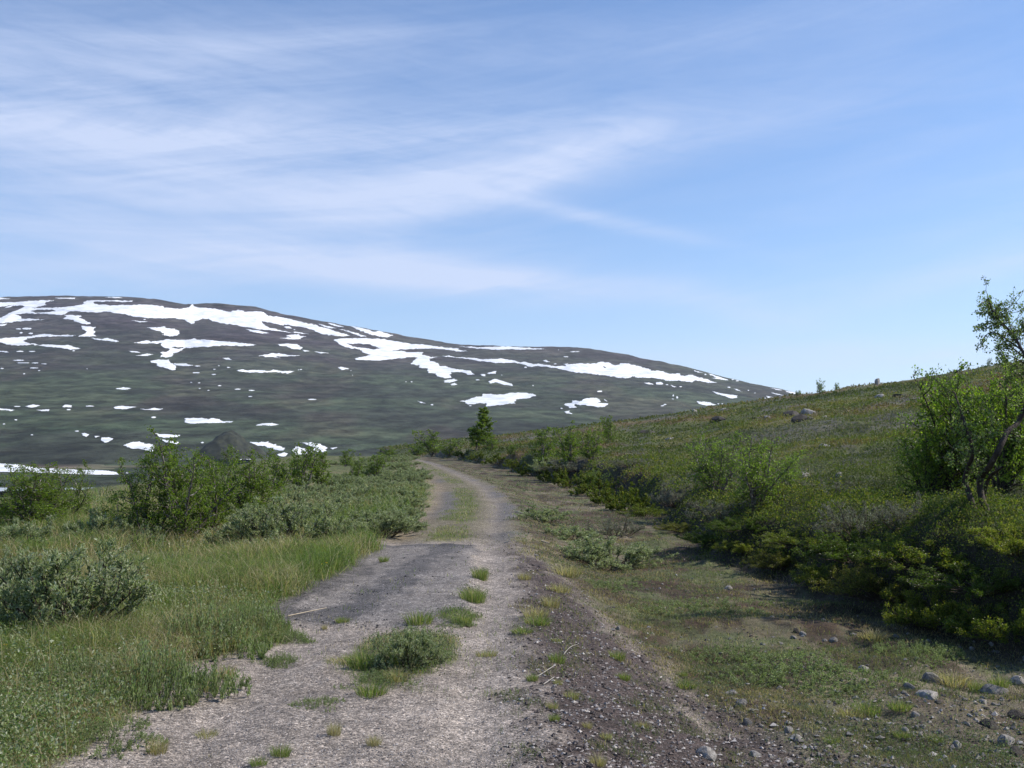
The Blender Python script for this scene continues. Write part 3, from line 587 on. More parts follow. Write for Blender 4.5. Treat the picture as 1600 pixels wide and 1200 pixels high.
def birch_meshes(seed, H=1.8, W=1.1, stems=5, leaves=5200, ls=.036, cols=BIRCH, dense=1.0, bark='bark', low=.12):
    g = np.random.default_rng(seed); tb = Tubes(); twigs = []
    for k in range(stems):
        a = g.uniform(0, 2*np.pi) if stems > 1 else 0; tilt = g.uniform(.12, .55)*W/H*1.1 if stems > 1 else .05
        L = H*g.uniform(.68, 1.0) if k else H
        d = np.array([math.cos(a)*tilt, math.sin(a)*tilt, 1]); b0 = np.array([math.cos(a), math.sin(a), 0])*g.uniform(0, .08)*W
        st = curve(b0-np.array([0, 0, .05]), d, L, 9, g, .09, .1); r0 = .016*H*g.uniform(.7, 1.1)
        tb.add(st, np.linspace(r0, .004, 10), 6)
        nb = int(13*dense)
        for j in range(nb):
            t = low+(1-low)*(j+g.uniform(0, 1))/nb; q = t*9; i = min(int(q), 8); p = st[i]*(1-(q-i))+st[i+1]*(q-i)
            aa = g.uniform(0, 2*np.pi); Lb = W*.5*(1.12-t)**.75*g.uniform(.5, 1.1)
            br = curve(p, (math.cos(aa), math.sin(aa), g.uniform(.15, .9)), Lb, 5, g, .16, .3); tb.add(br, np.linspace(r0*.4, .0025, 6), 4)
            for m in range(5):
                tt = g.uniform(.25, 1.0)*4.99; i2 = int(tt); p2 = br[i2]*(1-(tt-i2))+br[i2+1]*(tt-i2)
                tw = curve(p2, g.normal(size=3)*.7+np.array([math.cos(aa), math.sin(aa), .5]), Lb*.42+.05, 3, g, .25, -.1); twigs.append(tw)
                if m < 3: tb.add(tw, np.linspace(.003, .0015, 4), 3)
            twigs.append(br[3:])if len(br) > 4 else None
        twigs.append(st[-3:])
    tl = np.array([np.linalg.norm(np.diff(t, axis=0), axis=1).sum() for t in twigs]); w = tl/tl.sum(); clump = g.uniform(.4, 1.6, len(w)); w = w*clump; w /= w.sum()
    k = g.choice(len(twigs), leaves, p=w); P = np.zeros((leaves, 3))
    u = g.uniform(0, 1, leaves)
    for i, t in enumerate(twigs):
        s_ = np.nonzero(k == i)[0]
        if len(s_) == 0: continue
        q = u[s_]*(len(t)-1.001); j = q.astype(int); fr = (q-j)[:, None]; P[s_] = t[j]*(1-fr)+t[j+1]*fr
    P = P+g.normal(size=P.shape)*.022; ax = g.normal(size=P.shape)+np.array([0, 0, -.25]); tone = g.uniform(.75, 1.25, len(twigs))[k]
    c = palette(leaves, cols, g)*tone[:, None]
    return leaves_mesh('crown', P, ax, ls*g.uniform(.7, 1.2, leaves), ls*.8, c, M['leaf'], g=g), tb.mesh('trunk', M[bark])
def willow_meshes(seed, W=1.6, H=.6, stems=26, leaves=8000, ls=.036, cols=WILLOW, bare=.25, lw=.38, mt='willow', sc=.012):
    g = np.random.default_rng(seed); tb = Tubes(); twigs = []
    for k in range(stems):
        a = g.uniform(0, 2*np.pi); rr = math.sqrt(g.uniform(0, 1)); tipr = rr*W*.5; tiph = H*math.sqrt(max(.08, 1-rr**2.2))*g.uniform(.75, 1.05)
        tip = np.array([math.cos(a)*tipr, math.sin(a)*tipr, tiph]); b0 = np.array([math.cos(a), math.sin(a), 0])*tipr*.35*g.uniform(.3, 1)-np.array([0, 0, .04])
        n = 7; t = np.linspace(0, 1, n)[:, None]; st = b0+(tip-b0)*np.concatenate([t**.85, t**.85, t**1.05], 1)+np.cumsum(g.normal(size=(n, 3)), 0)*.014*W
        tb.add(st, np.linspace(.011*H/.6, .003, n), 5)
        nb = 6
        for j in range(nb):
            q = g.uniform(.35, 1)*(n-1.001); i = int(q); p = st[i]*(1-(q-i))+st[i+1]*(q-i)
            d = g.normal(size=3)*.6+(tip-b0)/np.linalg.norm(tip-b0)+np.array([0, 0, .45]); br = curve(p, d, H*.30*g.uniform(.5, 1.1), 4, g, .2, .4); tb.add(br, np.linspace(.005, .002, 5), 3)
            twigs.append(br[1:])
            for m in range(3):
                i2 = g.integers(1, 4); tw = curve(br[i2], g.normal(size=3)*.6+d, H*.16*g.uniform(.5, 1.1), 3, g, .2, .5); twigs.append(tw)
        twigs.append(st[-3:])
    w = g.uniform(.4, 1.6, len(twigs)); w /= w.sum(); k = g.choice(len(twigs), leaves, p=w); u = g.uniform(0, 1, leaves); P = np.zeros((leaves, 3)); D = np.zeros((leaves, 3))
    for i, t in enumerate(twigs):
        s_ = np.nonzero(k == i)[0]
        if len(s_) == 0: continue
        q = u[s_]*(len(t)-1.001); j = q.astype(int); fr = (q-j)[:, None]; P[s_] = t[j]*(1-fr)+t[j+1]*fr; D[s_] = t[-1]-t[0]
    D /= np.linalg.norm(D, axis=1)[:, None]+1e-9
    P = P+g.normal(size=P.shape)*sc; P[:, 2] = np.maximum(P[:, 2], .01); ax = D+g.normal(size=P.shape)*.65; tone = g.uniform(.75, 1.2, len(twigs))[k]
    c = palette(leaves, cols, g, .15)*tone[:, None]
    return leaves_mesh('foliage', P, ax, ls*g.uniform(.7, 1.25, leaves), ls*lw, c, M[mt], g=g), tb.mesh('stems', M['stem'])
def creeper_meshes(seed, W=1.6, H=.3, sprigs=300, per=30, ls=.024, cols=WILLOW, lw=.5):
    g = np.random.default_rng(seed); tb = Tubes(); P = []; D = []; T = []; ph = g.uniform(0, 6.28, 3)
    for k in range(sprigs):
        a = g.uniform(0, 2*np.pi); rm = 1+.22*math.sin(3*a+ph[0])+.16*math.sin(5*a+ph[1]); rr = g.uniform(0, 1)**.55*rm; b = np.array([math.cos(a), math.sin(a), 0])*rr*W*.5
        if fbm(b[0]*3+seed, b[1]*3, 5, 2) < -.35: continue
        hh = H*max(.25, 1-.75*(rr/rm)**2)*g.uniform(.45, 1.1); st = curve(b-np.array([0, 0, .02]), (math.cos(a)*.45*rr+g.normal()*.25, math.sin(a)*.45*rr+g.normal()*.25, 1), hh, 4, g, .14, .1)
        tb.add(st, np.linspace(.0035, .0015, 5), 3); tb.add(np.array([(0, 0, -.03), st[0]*.5, st[0]]), [.004, .003, .003], 3); u = g.uniform(.15, 1, per)*3.99; j = u.astype(int); fr = (u-j)[:, None]
        P.append(st[j]*(1-fr)+st[j+1]*fr+g.normal(size=(per, 3))*.010); d = g.normal(size=(per, 3)); d[:, 2] = abs(d[:, 2])+.5; D.append(d); T.append(np.full(per, g.uniform(.72, 1.25)))
    P = np.concatenate(P); D = np.concatenate(D); n = len(P); P[:, 2] = np.maximum(P[:, 2], .004)
    return leaves_mesh('foliage', P, D, ls*g.uniform(.7, 1.25, n), ls*lw, palette(n, cols, g, .15)*np.concatenate(T)[:, None], M['willow'], g=g), tb.mesh('stems', M['stem'])
def place(kind, name, parts, x, y, z, sx, sz, rot, label, cat, group=None):
    """parts: list of (child name, mesh); first use and every later copy share mesh data"""
    r = bpy.data.objects.new(name, None); r.empty_display_size = .2; col.objects.link(r)
    r.location = (x, y, z); r.rotation_euler = (0, 0, rot); r.scale = (sx, sx, sz)
    for nm, me in parts: obj(nm, me, r)
    return tag(r, label, cat, group)

B_near = [birch_meshes(100+i, 1.8, 1.25, 6, 6500, .030) for i in range(3)]
B_dense = [birch_meshes(110+i, 1.8, 1.5, 8, 9500, .034, dense=1.2, low=.05) for i in range(3)]
B_far = [birch_meshes(120+i, 1.8, 1.2, 6, 2600, .055, dense=.8, low=.05) for i in range(3)]
B_thin = [birch_meshes(130+i, 1.3, 1.15, 9, 4600, .030, dense=.9, cols=[(.14, .20, .035), (.115, .175, .03), (.17, .22, .05)]) for i in range(2)]
B_tree = birch_meshes(141, 4.2, 2.9, 1, 9000, .12, dense=4.5, low=.06)
WN_ = [willow_meshes(200+i, 1.6, .6, 50, 17000, .038) for i in range(2)]
WF_ = [willow_meshes(210+i, 1.6, .6, 26, 6500, .052, lw=.42) for i in range(3)]
WLOW = [creeper_meshes(220+i, 1.6, .30, 330, 34, .025, [(.19, .235, .095), (.15, .20, .065), (.27, .30, .17)]) for i in range(3)]
WT_ = [willow_meshes(260+i, 1.6, .36, 44, 7500, .042, lw=.42) for i in range(4)]
WGREY = [willow_meshes(230+i, 1.6, .55, 30, 3200, .042, cols=[(.17, .165, .15), (.13, .13, .105), (.15, .165, .12), (.12, .10, .09)]) for i in range(2)]
DW_ = [willow_meshes(240+i, 1.6, .42, 56, 19000, .021, cols=cc, lw=.8, mt='leaf', sc=.018) for i, cc in enumerate([DWARF, [(.13, .165, .022), (.19, .20, .030), (.09, .125, .018), (.24, .22, .05)], [(.070, .105, .018), (.055, .08, .016), (.095, .135, .022)], [(.12, .125, .030), (.15, .13, .045), (.085, .10, .022), (.18, .17, .04)]])]
DWF_ = [willow_meshes(250+i, 1.6, .55, 22, 5000, .042, cols=DWARF, lw=.85, mt='cover') for i in range(2)]

def plant(lib, px, py, wpx, hpx, W0, H0, name, label, cat, group, names, seed, pyhit=None, zoff=0.0):
    x, y, z = crest(px) if pyhit == 'crest' else hit(px, pyhit or py); d = math.hypot(x, y)
    k = random.Random(seed); sx = wpx/F*d/W0; sz = hpx/F*d/H0
    m = lib[seed % len(lib)]
    return place('', name, list(zip(names, m)), x, y, z-.02+zoff, sx, sz, k.uniform(0, 6.28), label, cat, group)
BN = ('crown', 'trunk'); SNm = ('foliage', 'stems')
# ---- birches on the left (px, base py, width px, height px)
birch_list = [
 (50, 828, 120, 100, 'bushy birch at the left photo edge, tallest above the riverside snowbank'),
 (0, 822, 95, 92, 'bushy birch cut off by the left photo edge'),
 (100, 818, 62, 96, 'bushy birch left of the pale dead stem'),
 (232, 842, 110, 150, 'light green birch right of the pale dead stem, open at its foot'),
 (287, 846, 125, 172, 'tallest of the left birches, in front of the dark mound'),
 (335, 836, 100, 140, 'dense birch right of the tallest left birch'),
 (392, 826, 100, 128, 'bright green birch at the right end of the left birch thicket'),
 (352, 806, 80, 112, 'birch behind the thicket just right of the dark mound'),
 (182, 836, 72, 56, 'low birch bush between the pale dead stem and the open-footed birch')]
for i, (px, py, w, h, lab) in enumerate(birch_list):
    plant(B_dense if i % 2 == 0 else B_near, px, py, w*1.05, h, 1.4, 1.8, 'birch_tree', lab, 'birch', 'birches left of the track', BN, i)
for i, (px, py, w, h, lab) in enumerate([
 (438, 770, 62, 70, 'left birch of the clump standing before the snow at the valley foot'),
 (470, 766, 70, 78, 'middle and tallest birch of the clump before the snow at the valley foot'),
 (502, 762, 60, 66, 'right birch of the clump before the snow at the valley foot'),
 (556, 752, 34, 44, 'small upright birch among the willow scrub, left one of the pair'),
 (588, 744, 44, 40, 'small rounded birch among the willow scrub, right one of the pair'),
 (540, 728, 30, 28, 'tiny birch on the far edge of the meadow behind the willow scrub'),
 (610, 716, 40, 20, 'low birch bush at the far bend, left of the track')]):
    plant(B_far, px, py, w, h, 1.4, 1.8, 'birch_tree', lab, 'birch', 'birches left of the track', BN, i+3)
# ---- birches beyond the bend and on the hillside
for i, (px, py, w, h, lab) in enumerate([
 (676, 712, 62, 44, 'dark round birch bush at the bend of the track'),
 (650, 712, 40, 24, 'low birch bush left of the dark round one at the bend'),
 (702, 712, 44, 30, 'low birch bush between the dark round one and the pointed birch'),
 (848, 724, 56, 62, 'pale green slender birch on the bank, left of the dense bright clump'),
 (893, 722, 54, 66, 'dense bright green birch on the bank, left half of the clump'),
 (925, 720, 56, 56, 'dense bright green birch on the bank, right half of the clump'),
 (952, 690, 34, 44, 'small birch standing higher on the slope behind the dense clump'),
 (770, 704, 34, 26, 'small birch right of the pointed birch'),
 (800, 712, 24, 22, 'tiny birch on the slope between the pointed birch and the bank clump')]):
    plant(B_far, px, py, w, h, 1.4, 1.8, 'birch_tree', lab, 'birch', 'birches right of the track', BN, i+5)
x, y, z = hit(740, 703); d = math.hypot(x, y)
place('', 'birch_tree', list(zip(BN, B_tree)), x, y, z-.05, 84/F*d/4.2, 66/F*d/4.2, .4, 'tall pointed single-stem birch at the far end of the track', 'birch', 'birches right of the track')
for i, (px, py, w, h, lab) in enumerate([
 (1118, 772, 95, 108, 'sparse young birch on the hillside, left of the three airy ones'),
 (1178, 796, 110, 118, 'sparse young birch on the hillside with pale bare lower twigs, middle of three'),
 (1232, 768, 46, 66, 'thin young birch sprout on the hillside, right of the three airy ones'),
 (925, 768, 34, 38, 'tiny light green birch sprout on the bank top below the dense clump')]):
    plant(B_thin, px, py, w, h, 1.0, 1.3, 'young_birch', lab, 'birch', 'sparse young birches on the hillside', BN, i)
for i, (px, py, w, h, lab) in enumerate([
 (1280, 612, 17, 26, 'lone little birch standing on the hill skyline'),
 (1246, 618, 14, 9, 'low bush on the hill skyline where it meets the mountain'),
 (1306, 610, 10, 12, 'faint thin sapling on the skyline right of the lone little birch'),
 (1450, 592, 8, 10, 'tiny sapling on the skyline above the pale boulders'),
 (1546, 576, 9, 13, 'tiny sapling on the skyline beside the crooked birch crown')]):
    plant(B_far, px, py, w, h, 1.4, 1.8, 'birch_sapling', lab, 'birch', 'saplings on the hill skyline', BN, i, pyhit='crest')
# ---- crooked birch + bush on the right
def crooked_birch():
    x0, y0, z0 = hit(1538, 800); D = math.hypot(x0, y0); g = np.random.default_rng(5)
    def W(px, py, dd=0):
        dx, dy, dz = pdir(px, py); r = D+dd; return np.array([float(dx)*r, float(dy)*r, EYE+float(dz)*r])
    base = np.array([x0, y0, z0]); root = bpy.data.objects.new('crooked_birch', None); col.objects.link(root); root.location = base
    tag(root, 'crooked dark-stemmed birch leaning out of the right photo edge, crown against the sky', 'birch')
    tb = Tubes()
    A = [(1545, 806), (1533, 777), (1530, 752), (1537, 738), (1548, 729), (1557, 710), (1567, 690), (1574, 673), (1590, 662), (1600, 641), (1611, 612), (1613, 583), (1607, 562), (1599, 545), (1590, 522), (1576, 502), (1562, 487), (1552, 470), (1546, 456)]
    B = [(1527, 806), (1514, 772), (1507, 750), (1512, 730), (1521, 713), (1517, 693), (1510, 668), (1500, 640), (1492, 612)]
    def pl(L, off=0, wob=.012): return np.array([W(px, py+max(0, 575-py)*.16, off+.25*math.sin(i*.9)) for i, (px, py) in enumerate(L)])-base+g.normal(size=(len(L), 3))*wob*0.4
    def smooth(P, k=3):
        for _ in range(k):
            Q = [P[0]]
            for a, b in zip(P[:-1], P[1:]): Q += [a*.75+b*.25, a*.25+b*.75]
            P = np.array(Q+[P[-1]])
        return P
    sa = smooth(pl(A), 2); sb = smooth(pl(B, -.1), 2)
    tb.add(sa, np.interp(np.linspace(0, 1, len(sa)), [0, .3, .6, 1], [.042, .034, .022, .005]), 8)
    tb.add(sb, np.linspace(.036, .008, len(sb)), 8)
    tb.add(smooth(pl([(1551, 803), (1540, 790), (1538, 770), (1545, 745), (1560, 734), (1567, 729)], .1), 2), np.linspace(.032, .012, len(smooth(pl([(0, 0)]*6), 2))), 7)
    cl = []
    def limb(P, r0=.010):
        P = smooth(pl(P, g.uniform(-.15, .15)), 1); tb.add(P, np.linspace(r0, .0025, len(P)), 5); return P
    up = [[(1599, 545), (1585, 520), (1570, 497), (1555, 478), (1541, 470), (1531, 473)], [(1590, 522), (1572, 500), (1557, 480), (1548, 462), (1538, 452), (1532, 453)], [(1576, 502), (1562, 492), (1548, 490), (1536, 496), (1529, 503)],
          [(1599, 545), (1580, 528), (1562, 512), (1548, 508), (1538, 516), (1534, 524)], [(1590, 522), (1580, 505), (1576, 488), (1572, 472)], [(1606, 560), (1590, 545), (1575, 530), (1562, 530), (1556, 538)],
          [(1606, 560), (1604, 530), (1600, 505), (1597, 482)], [(1611, 575), (1594, 562), (1578, 552), (1566, 551)], [(1611, 583), (1592, 572), (1576, 566)], [(1613, 583), (1620, 550), (1622, 510), (1615, 480)],
          [(1613, 583), (1632, 555), (1645, 520), (1650, 490)], [(1611, 600), (1640, 590), (1662, 570), (1675, 545)], [(1562, 487), (1552, 466), (1547, 452), (1546, 447)], [(1552, 470), (1560, 462), (1564, 455)], [(1613, 590), (1600, 580), (1588, 583), (1575, 590)],
          [(1600, 641), (1615, 630), (1630, 600), (1640, 575)], [(1574, 673), (1590, 682), (1612, 680), (1630, 668)]]
    P_all = []; T_all = []
    for L in up:
        P = limb(L); n = len(P)
        for j in range(24):
            q = g.uniform(.15, 1)*(n-1.001); i = int(q); p = P[i]*(1-(q-i))+P[i+1]*(q-i)
            d = (P[min(i+1, n-1)]-P[i]); d /= np.linalg.norm(d)+1e-9
            tw = curve(p, d*.8+g.normal(size=3)*.6+np.array([-.25, 0, -.2]), g.uniform(.07, .17), 3, g, .2, -.5); tb.add(tw, [.0025, .002, .0015, .001], 3)
            m = 10; u = g.uniform(.1, 1, m)*2.99; jj = u.astype(int); fr = (u-jj)[:, None]; P_all.append(tw[jj]*(1-fr)+tw[jj+1]*fr+g.normal(size=(m, 3))*.014); T_all.append(np.full(m, g.uniform(.75, 1.2)))
    for P in (sa[len(sa)//3:], sb[len(sb)//3:]):
        for j in range(26):
            p = P[g.integers(0, len(P))]; br = curve(p, g.normal(size=3)+np.array([0, 0, .5]), g.uniform(.2, .5), 5, g, .2, .2); tb.add(br, np.linspace(.005, .002, 6), 4)
            for q in range(5):
                tw = curve(br[g.integers(1, 6)], g.normal(size=3)+np.array([0, 0, .2]), g.uniform(.08, .2), 3, g, .2, 0); tb.add(tw, [.0025, .002, .0015, .001], 3)
                m = 9; u = g.uniform(.1, 1, m)*2.99; jj = u.astype(int); fr = (u-jj)[:, None]; P_all.append(tw[jj]*(1-fr)+tw[jj+1]*fr+g.normal(size=(m, 3))*.015); T_all.append(np.full(m, g.uniform(.75, 1.2)))
    P = np.concatenate(P_all); n = len(P); tone = np.concatenate(T_all)
    me = leaves_mesh('crown', P, g.normal(size=(n, 3))+np.array([-.2, 0, -.4]), .029*g.uniform(.7, 1.2, n), .021, palette(n, [(.13, .175, .06), (.16, .20, .08), (.10, .14, .05)], g)*tone[:, None], M['leaf'], g=g)
    obj('crown', me, root); obj('trunk', tb.mesh('trunk', M['darkbark']), root)
crooked_birch()
BD2 = [birch_meshes(150+i, 1.7, 1.75, 9, 12000, .035, dense=1.3, low=.06, bark='darkbark', cols=[(.15, .215, .024), (.12, .18, .022), (.20, .26, .035), (.085, .135, .020)]) for i in range(2)]
for i, (px, py, w, h, lab) in enumerate([
 (1486, 800, 150, 200, 'dense dark green birch bush left of the crooked birch stems'),
 (1570, 792, 125, 190, 'leafy birch bush growing around the crooked birch stems'),
 (1445, 802, 90, 115, 'lower leafy birch bush at the left side of the dense dark one'),
 (1640, 812, 130, 150, 'leafy birch bush right of the crooked birch, beyond the photo edge')]):
    if i < 3: plant(BD2, px, py, w, h, 1.5, 1.7, 'birch_bush', lab, 'birch', 'leafy birch bushes by the crooked birch', BN, i, pyhit=(774, 770, 778)[i])
# ---- dead pale stem
def dead_stem():
    x, y, z = hit(122, 815); d = math.hypot(x, y); tb = Tubes(); g = np.random.default_rng(3)
    k = d/F; P = np.array([(0, 0, -.05), (.01, 0, 25*k), (-.01, 0, 45*k), (-6*k, 0, 58*k), (-14*k, 0, 66*k)]); tb.add(P, [.02, .016, .014, .01, .005], 6)
    tb.add(np.array([(-.01, 0, 45*k), (4*k, .02, 56*k), (10*k, .02, 62*k)]), [.01, .007, .004], 5); tb.add(np.array([(.0, 0, 30*k), (8*k, .0, 38*k), (10*k, .02, 46*k)]), [.008, .005, .003], 5)
    o = obj('dead_birch_stem', tb.mesh('dead_birch_stem', M['palebark']), None, (x, y, z)); tag(o, 'pale bare dead birch stem bent at the top, between the left birches', 'dead tree')
dead_stem()
# ---- willows
wl = [
 (WN_, 112, 988, 290, 125, 'large silvery willow shrub with bare dark lower stems in the left foreground'),
 (WN_, 12, 955, 120, 90, 'silvery willow shrub cut by the left photo edge beside the large one'),
 (WLOW, 320, 1015, 210, 78, 'low grey-green willow mat at the road edge, right of the large silvery shrub'),
 (WLOW, 245, 1085, 220, 85, 'low grey-green willow mat nearest the camera at the left road edge'),
 (WLOW, 390, 990, 140, 60, 'low willow mat where it meets the left edge of the asphalt'),
 (WLOW, 120, 1075, 170, 60, 'low willow sprawl in the grass below the large silvery shrub'),
 (WLOW, 150, 1160, 190, 60, 'low dark willow sprigs in the bottom left grass by the gravel'),
 (WLOW, 445, 1000, 90, 26, 'flat green creeping willow spreading onto the gravel, upper one'),
 (WLOW, 435, 1036, 80, 24, 'flat green creeping willow spreading onto the gravel, lower one'),
 (WN_, 430, 850, 200, 72, 'dark dome-shaped willow shrub in front of the left birches'),
 (WN_, 590, 838, 170, 42, 'long low willow shrub beside the end of the asphalt'),
 (WF_, 40, 860, 125, 48, 'pale blue-green willow shrub in front of the leftmost birches'),
 (WF_, 160, 852, 120, 50, 'pale willow shrub in front of the pale dead stem'),
 (WF_, 230, 858, 70, 36, 'small willow shrub at the foot of the open-footed birch'),
 (WF_, 520, 850, 90, 46, 'willow shrub between the dark dome and the long low one'),
 (WN_, 640, 1040, 130, 62, 'round silvery willow clump in the middle of the road'),
 (WLOW, 590, 1065, 120, 40, 'low willow sprigs with grass on the left side of the road clump'),
 (WLOW, 500, 1100, 90, 24, 'small green willow patch at the near edge of the road clump'),
 (WLOW, 712, 975, 55, 22, 'small green leafy patch in the road beyond the silvery clump'),
 (WN_, 952, 884, 180, 46, 'broad grey-green willow shrub standing in the ditch'),
 (WF_, 885, 842, 120, 24, 'low grey willow shrub behind the broad ditch willow'),
 (WF_, 850, 815, 90, 24, 'farther grey willow patch in the ditch by the track edge'),
 (WLOW, 1255, 1050, 250, 46, 'sparse creeping willow patch in the middle of the ditch floor'),
 (WLOW, 1145, 1020, 140, 30, 'small green creeping willow at the left side of the ditch floor patch'),
 (WLOW, 1320, 1085, 170, 34, 'creeping willow patch just above the blond flattened tuft'),
 (WLOW, 1010, 950, 190, 22, 'flat creeping willow in the upper ditch below the broad willow'),
 (WLOW, 930, 915, 130, 20, 'flat green growth at the near foot of the broad ditch willow'),
 (WLOW, 1120, 945, 170, 22, 'flat creeping willow before the tip of the bank shadow'),
 (WLOW, 1440, 1020, 130, 34, 'leafy sprigs on the shaded bank foot right of the blond dry tuft'),
 (WGREY, 1345, 838, 140, 62, 'bare grey willow shrub on the bank left of the birch bush, nearer one'),
 (WGREY, 1412, 822, 110, 48, 'bare grey willow shrub at the left foot of the birch bush'),
 (WGREY, 1130, 812, 130, 40, 'purplish bare shrub below the sparse young birches'),
 (WGREY, 1060, 790, 110, 34, 'purplish bare shrub left of the sparse young birches'),
 (WGREY, 1280, 775, 150, 30, 'brownish bare shrub right of the sparse young birches'),
 (WGREY, 960, 838, 110, 34, 'brown bare shrub at the bank foot above the ditch willow'),
 (WGREY, 905, 735, 130, 20, 'grey low shrub row under the dense birch clump'),
 (WGREY, 985, 728, 70, 16, 'grey low shrub on the slope right of the dense birch clump'),
 (WF_, 850, 738, 60, 22, 'grey-green shrub at the foot of the slender bank birch')]
for i, (lib, px, py, w, h, lab) in enumerate(wl):
    H0 = .30 if lib is WLOW else (.55 if lib is WGREY else .6)
    if lib is WLOW: h *= (1.05 if px < 460 and py < 1150 else .62); w *= .95
    elif lib is WGREY: h *= .8
    else: h *= .85
    plant(lib, px, py, w, h, 1.6, H0, 'willow_shrub', lab, 'shrub', 'willow shrubs', SNm, i)
g = np.random.default_rng(12); k = 0; rown = 0
for py, px0, px1, n, w, h in [(823, 470, 668, 5, 95, 40), (806, 440, 665, 5, 92, 36), (790, 450, 664, 6, 88, 34), (776, 460, 662, 6, 80, 30), (764, 520, 665, 5, 72, 26), (754, 500, 668, 6, 62, 22), (745, 520, 672, 6, 54, 20), (737, 560, 668, 4, 50, 17), (729, 520, 660, 5, 46, 15), (722, 550, 650, 5, 40, 12), (717, 560, 636, 3, 36, 9)]:
    row = ['front row', 'second row from the front', 'third row from the front', 'fourth row from the front', 'fifth row from the front', 'middle row', 'fifth row from the back', 'fourth row from the back', 'third row from the back', 'second row from the back', 'back row'][rown]; rown += 1
    pos = {3: ['leftmost', 'middle one', 'rightmost'], 4: ['leftmost', 'second from the left', 'second from the right', 'rightmost'], 5: ['leftmost', 'second from the left', 'middle one', 'second from the right', 'rightmost'], 6: ['leftmost', 'second from the left', 'third from the left', 'third from the right', 'second from the right', 'rightmost']}[n]
    for j in range(n):
        px = px0+(px1-px0)*(j+.5)/n+g.uniform(-12, 12); px = min(px, px1-w*.42)
        plant(WT_, px, py+g.uniform(-4, 4), w*g.uniform(.8, 1.35), h*.50*g.uniform(.7, 1.3), 1.6, .36, 'willow_shrub', 'willow %s, %s of the roadside thicket' % (pos[j], row), 'shrub', 'willow thicket left of the track', SNm, k); k += 1
# ---- dwarf birch along the bank
bk = [(1575, 1000, 190, 120, 'dark leafy dwarf birch hanging over the bank at the right photo edge'), (1470, 985, 190, 110, 'bright topped dwarf birch mound over the deep bank shadow'), (1545, 930, 210, 100, 'yellow-green dwarf birch mound on the bank top at the right photo edge'),
 (1380, 940, 190, 100, 'dark dwarf birch overhanging the shaded ditch edge'), (1440, 890, 200, 80, 'green dwarf birch mound below the birch bush'), (1300, 920, 170, 85, 'dwarf birch with bright leaves over the middle of the bank'), (1340, 880, 180, 70, 'dwarf birch mound below the nearer grey willow'),
 (1225, 895, 150, 70, 'dwarf birch mound at the darkest hollow of the bank'), (1250, 860, 150, 50, 'low dwarf birch above the darkest hollow'), (1165, 872, 120, 55, 'yellow-green dwarf birch on the bank right of the ditch willow'), (1110, 855, 110, 45, 'small yellow-green dwarf birch right of the ditch willow'),
 (1065, 838, 100, 40, 'dwarf birch at the bank foot behind the ditch willow'), (1010, 815, 90, 34, 'dwarf birch mound farther along the bank'), (1590, 870, 160, 70, 'dwarf birch under the crooked birch at the right photo edge'), (1160, 835, 130, 40, 'low green heath mound above the bank edge')]
for i, (px, py, w, h, lab) in enumerate(bk):
    w *= random.Random(i+50).uniform(.75, 1.05); h *= random.Random(i+80).uniform(.5, .9)
    plant(DW_, px, py-10, w*1.05, h*.54, 1.6, .42, 'dwarf_birch_shrub', lab, 'shrub', 'dwarf birch shrubs along the bank', SNm, i)
for i, (px, py, w, h) in enumerate([(935, 775, 80, 26), (900, 762, 70, 24), (870, 752, 60, 22), (960, 790, 80, 26), (835, 742, 50, 16), (810, 733, 50, 14), (780, 725, 44, 12), (985, 800, 70, 26), (750, 718, 36, 9), (725, 714, 36, 9)]):
    plant(DWF_, px, py, w*1.2, h*1.2, 1.6, .55, 'dwarf_birch_shrub', 'low dark dwarf birch on the far bank edge, %s' % ['nearest the broad ditch willow but three', 'third from the young birch sprout', 'below the slender bank birch', 'second nearest the camera', 'left of the grey-green bank shrub', 'right of the dark peat overhang', 'just above the dark peat overhang', 'nearest the camera', 'second from the bend of the track', 'at the bend of the track'][i], 'shrub', 'dwarf birches on the far bank edge', SNm, i)

# ------------------------------------------------------------------ rocks
def rock_mesh(seed, m, flat=.6, sub=2):
    import bmesh
    bm = bmesh.new(); bmesh.ops.create_icosphere(bm, subdivisions=sub, radius=.5); g = np.random.default_rng(seed)
    for _ in range(9):                                       # knock facets off
        n = g.normal(size=3); n /= np.linalg.norm(n); dd = g.uniform(.22, .42); nv = Vector(n)
        for v in bm.verts:
            t = v.co.dot(nv)-dd
            if t > 0: v.co -= nv*t*.9
    P = np.array([v.co[:] for v in bm.verts]); nn = fbm(P[:, 0]*3+seed, P[:, 1]*3+P[:, 2]*2, seed, 3)*.06
    for v, q in zip(bm.verts, nn): v.co *= (1+q); v.co.z *= flat
    me = bpy.data.meshes.new('rock'); bm.to_mesh(me); bm.free(); me.materials.append(m)
    me.polygons.foreach_set('use_smooth', [False]*len(me.polygons)); return me
ROCK = {k: [rock_mesh(300+7*i+j*3, M[k], f) for i, f in enumerate((.7, .45, .62, .35))] for j, k in enumerate(('rock', 'palerock', 'darkrock'))}
def rock(px, py, w, h, kind, label, group, seed, name='rock'):
    x, y, z = crest(px) if 'standing on the hill skyline' in label else hit(px, py); d = math.hypot(x, y); k = random.Random(seed); s = w/F*d*(1.4 if name == 'boulder' else 1)
    me = ROCK[kind][seed % 4]; fz = (.7, .45, .62, .35)[seed % 4]; sz = (h*(1.9 if name == 'boulder' else 1.5))/F*d/fz
    o = obj(name, me, None, (x, y, z+sz*fz*.05)); o.scale = (s, s*k.uniform(.65, 1.0), sz); o.rotation_euler = (k.uniform(-.12, .12), k.uniform(-.12, .12), k.uniform(-.5, .5)); tag(o, label, 'rock', group)
G1 = 'stones in the ditch'
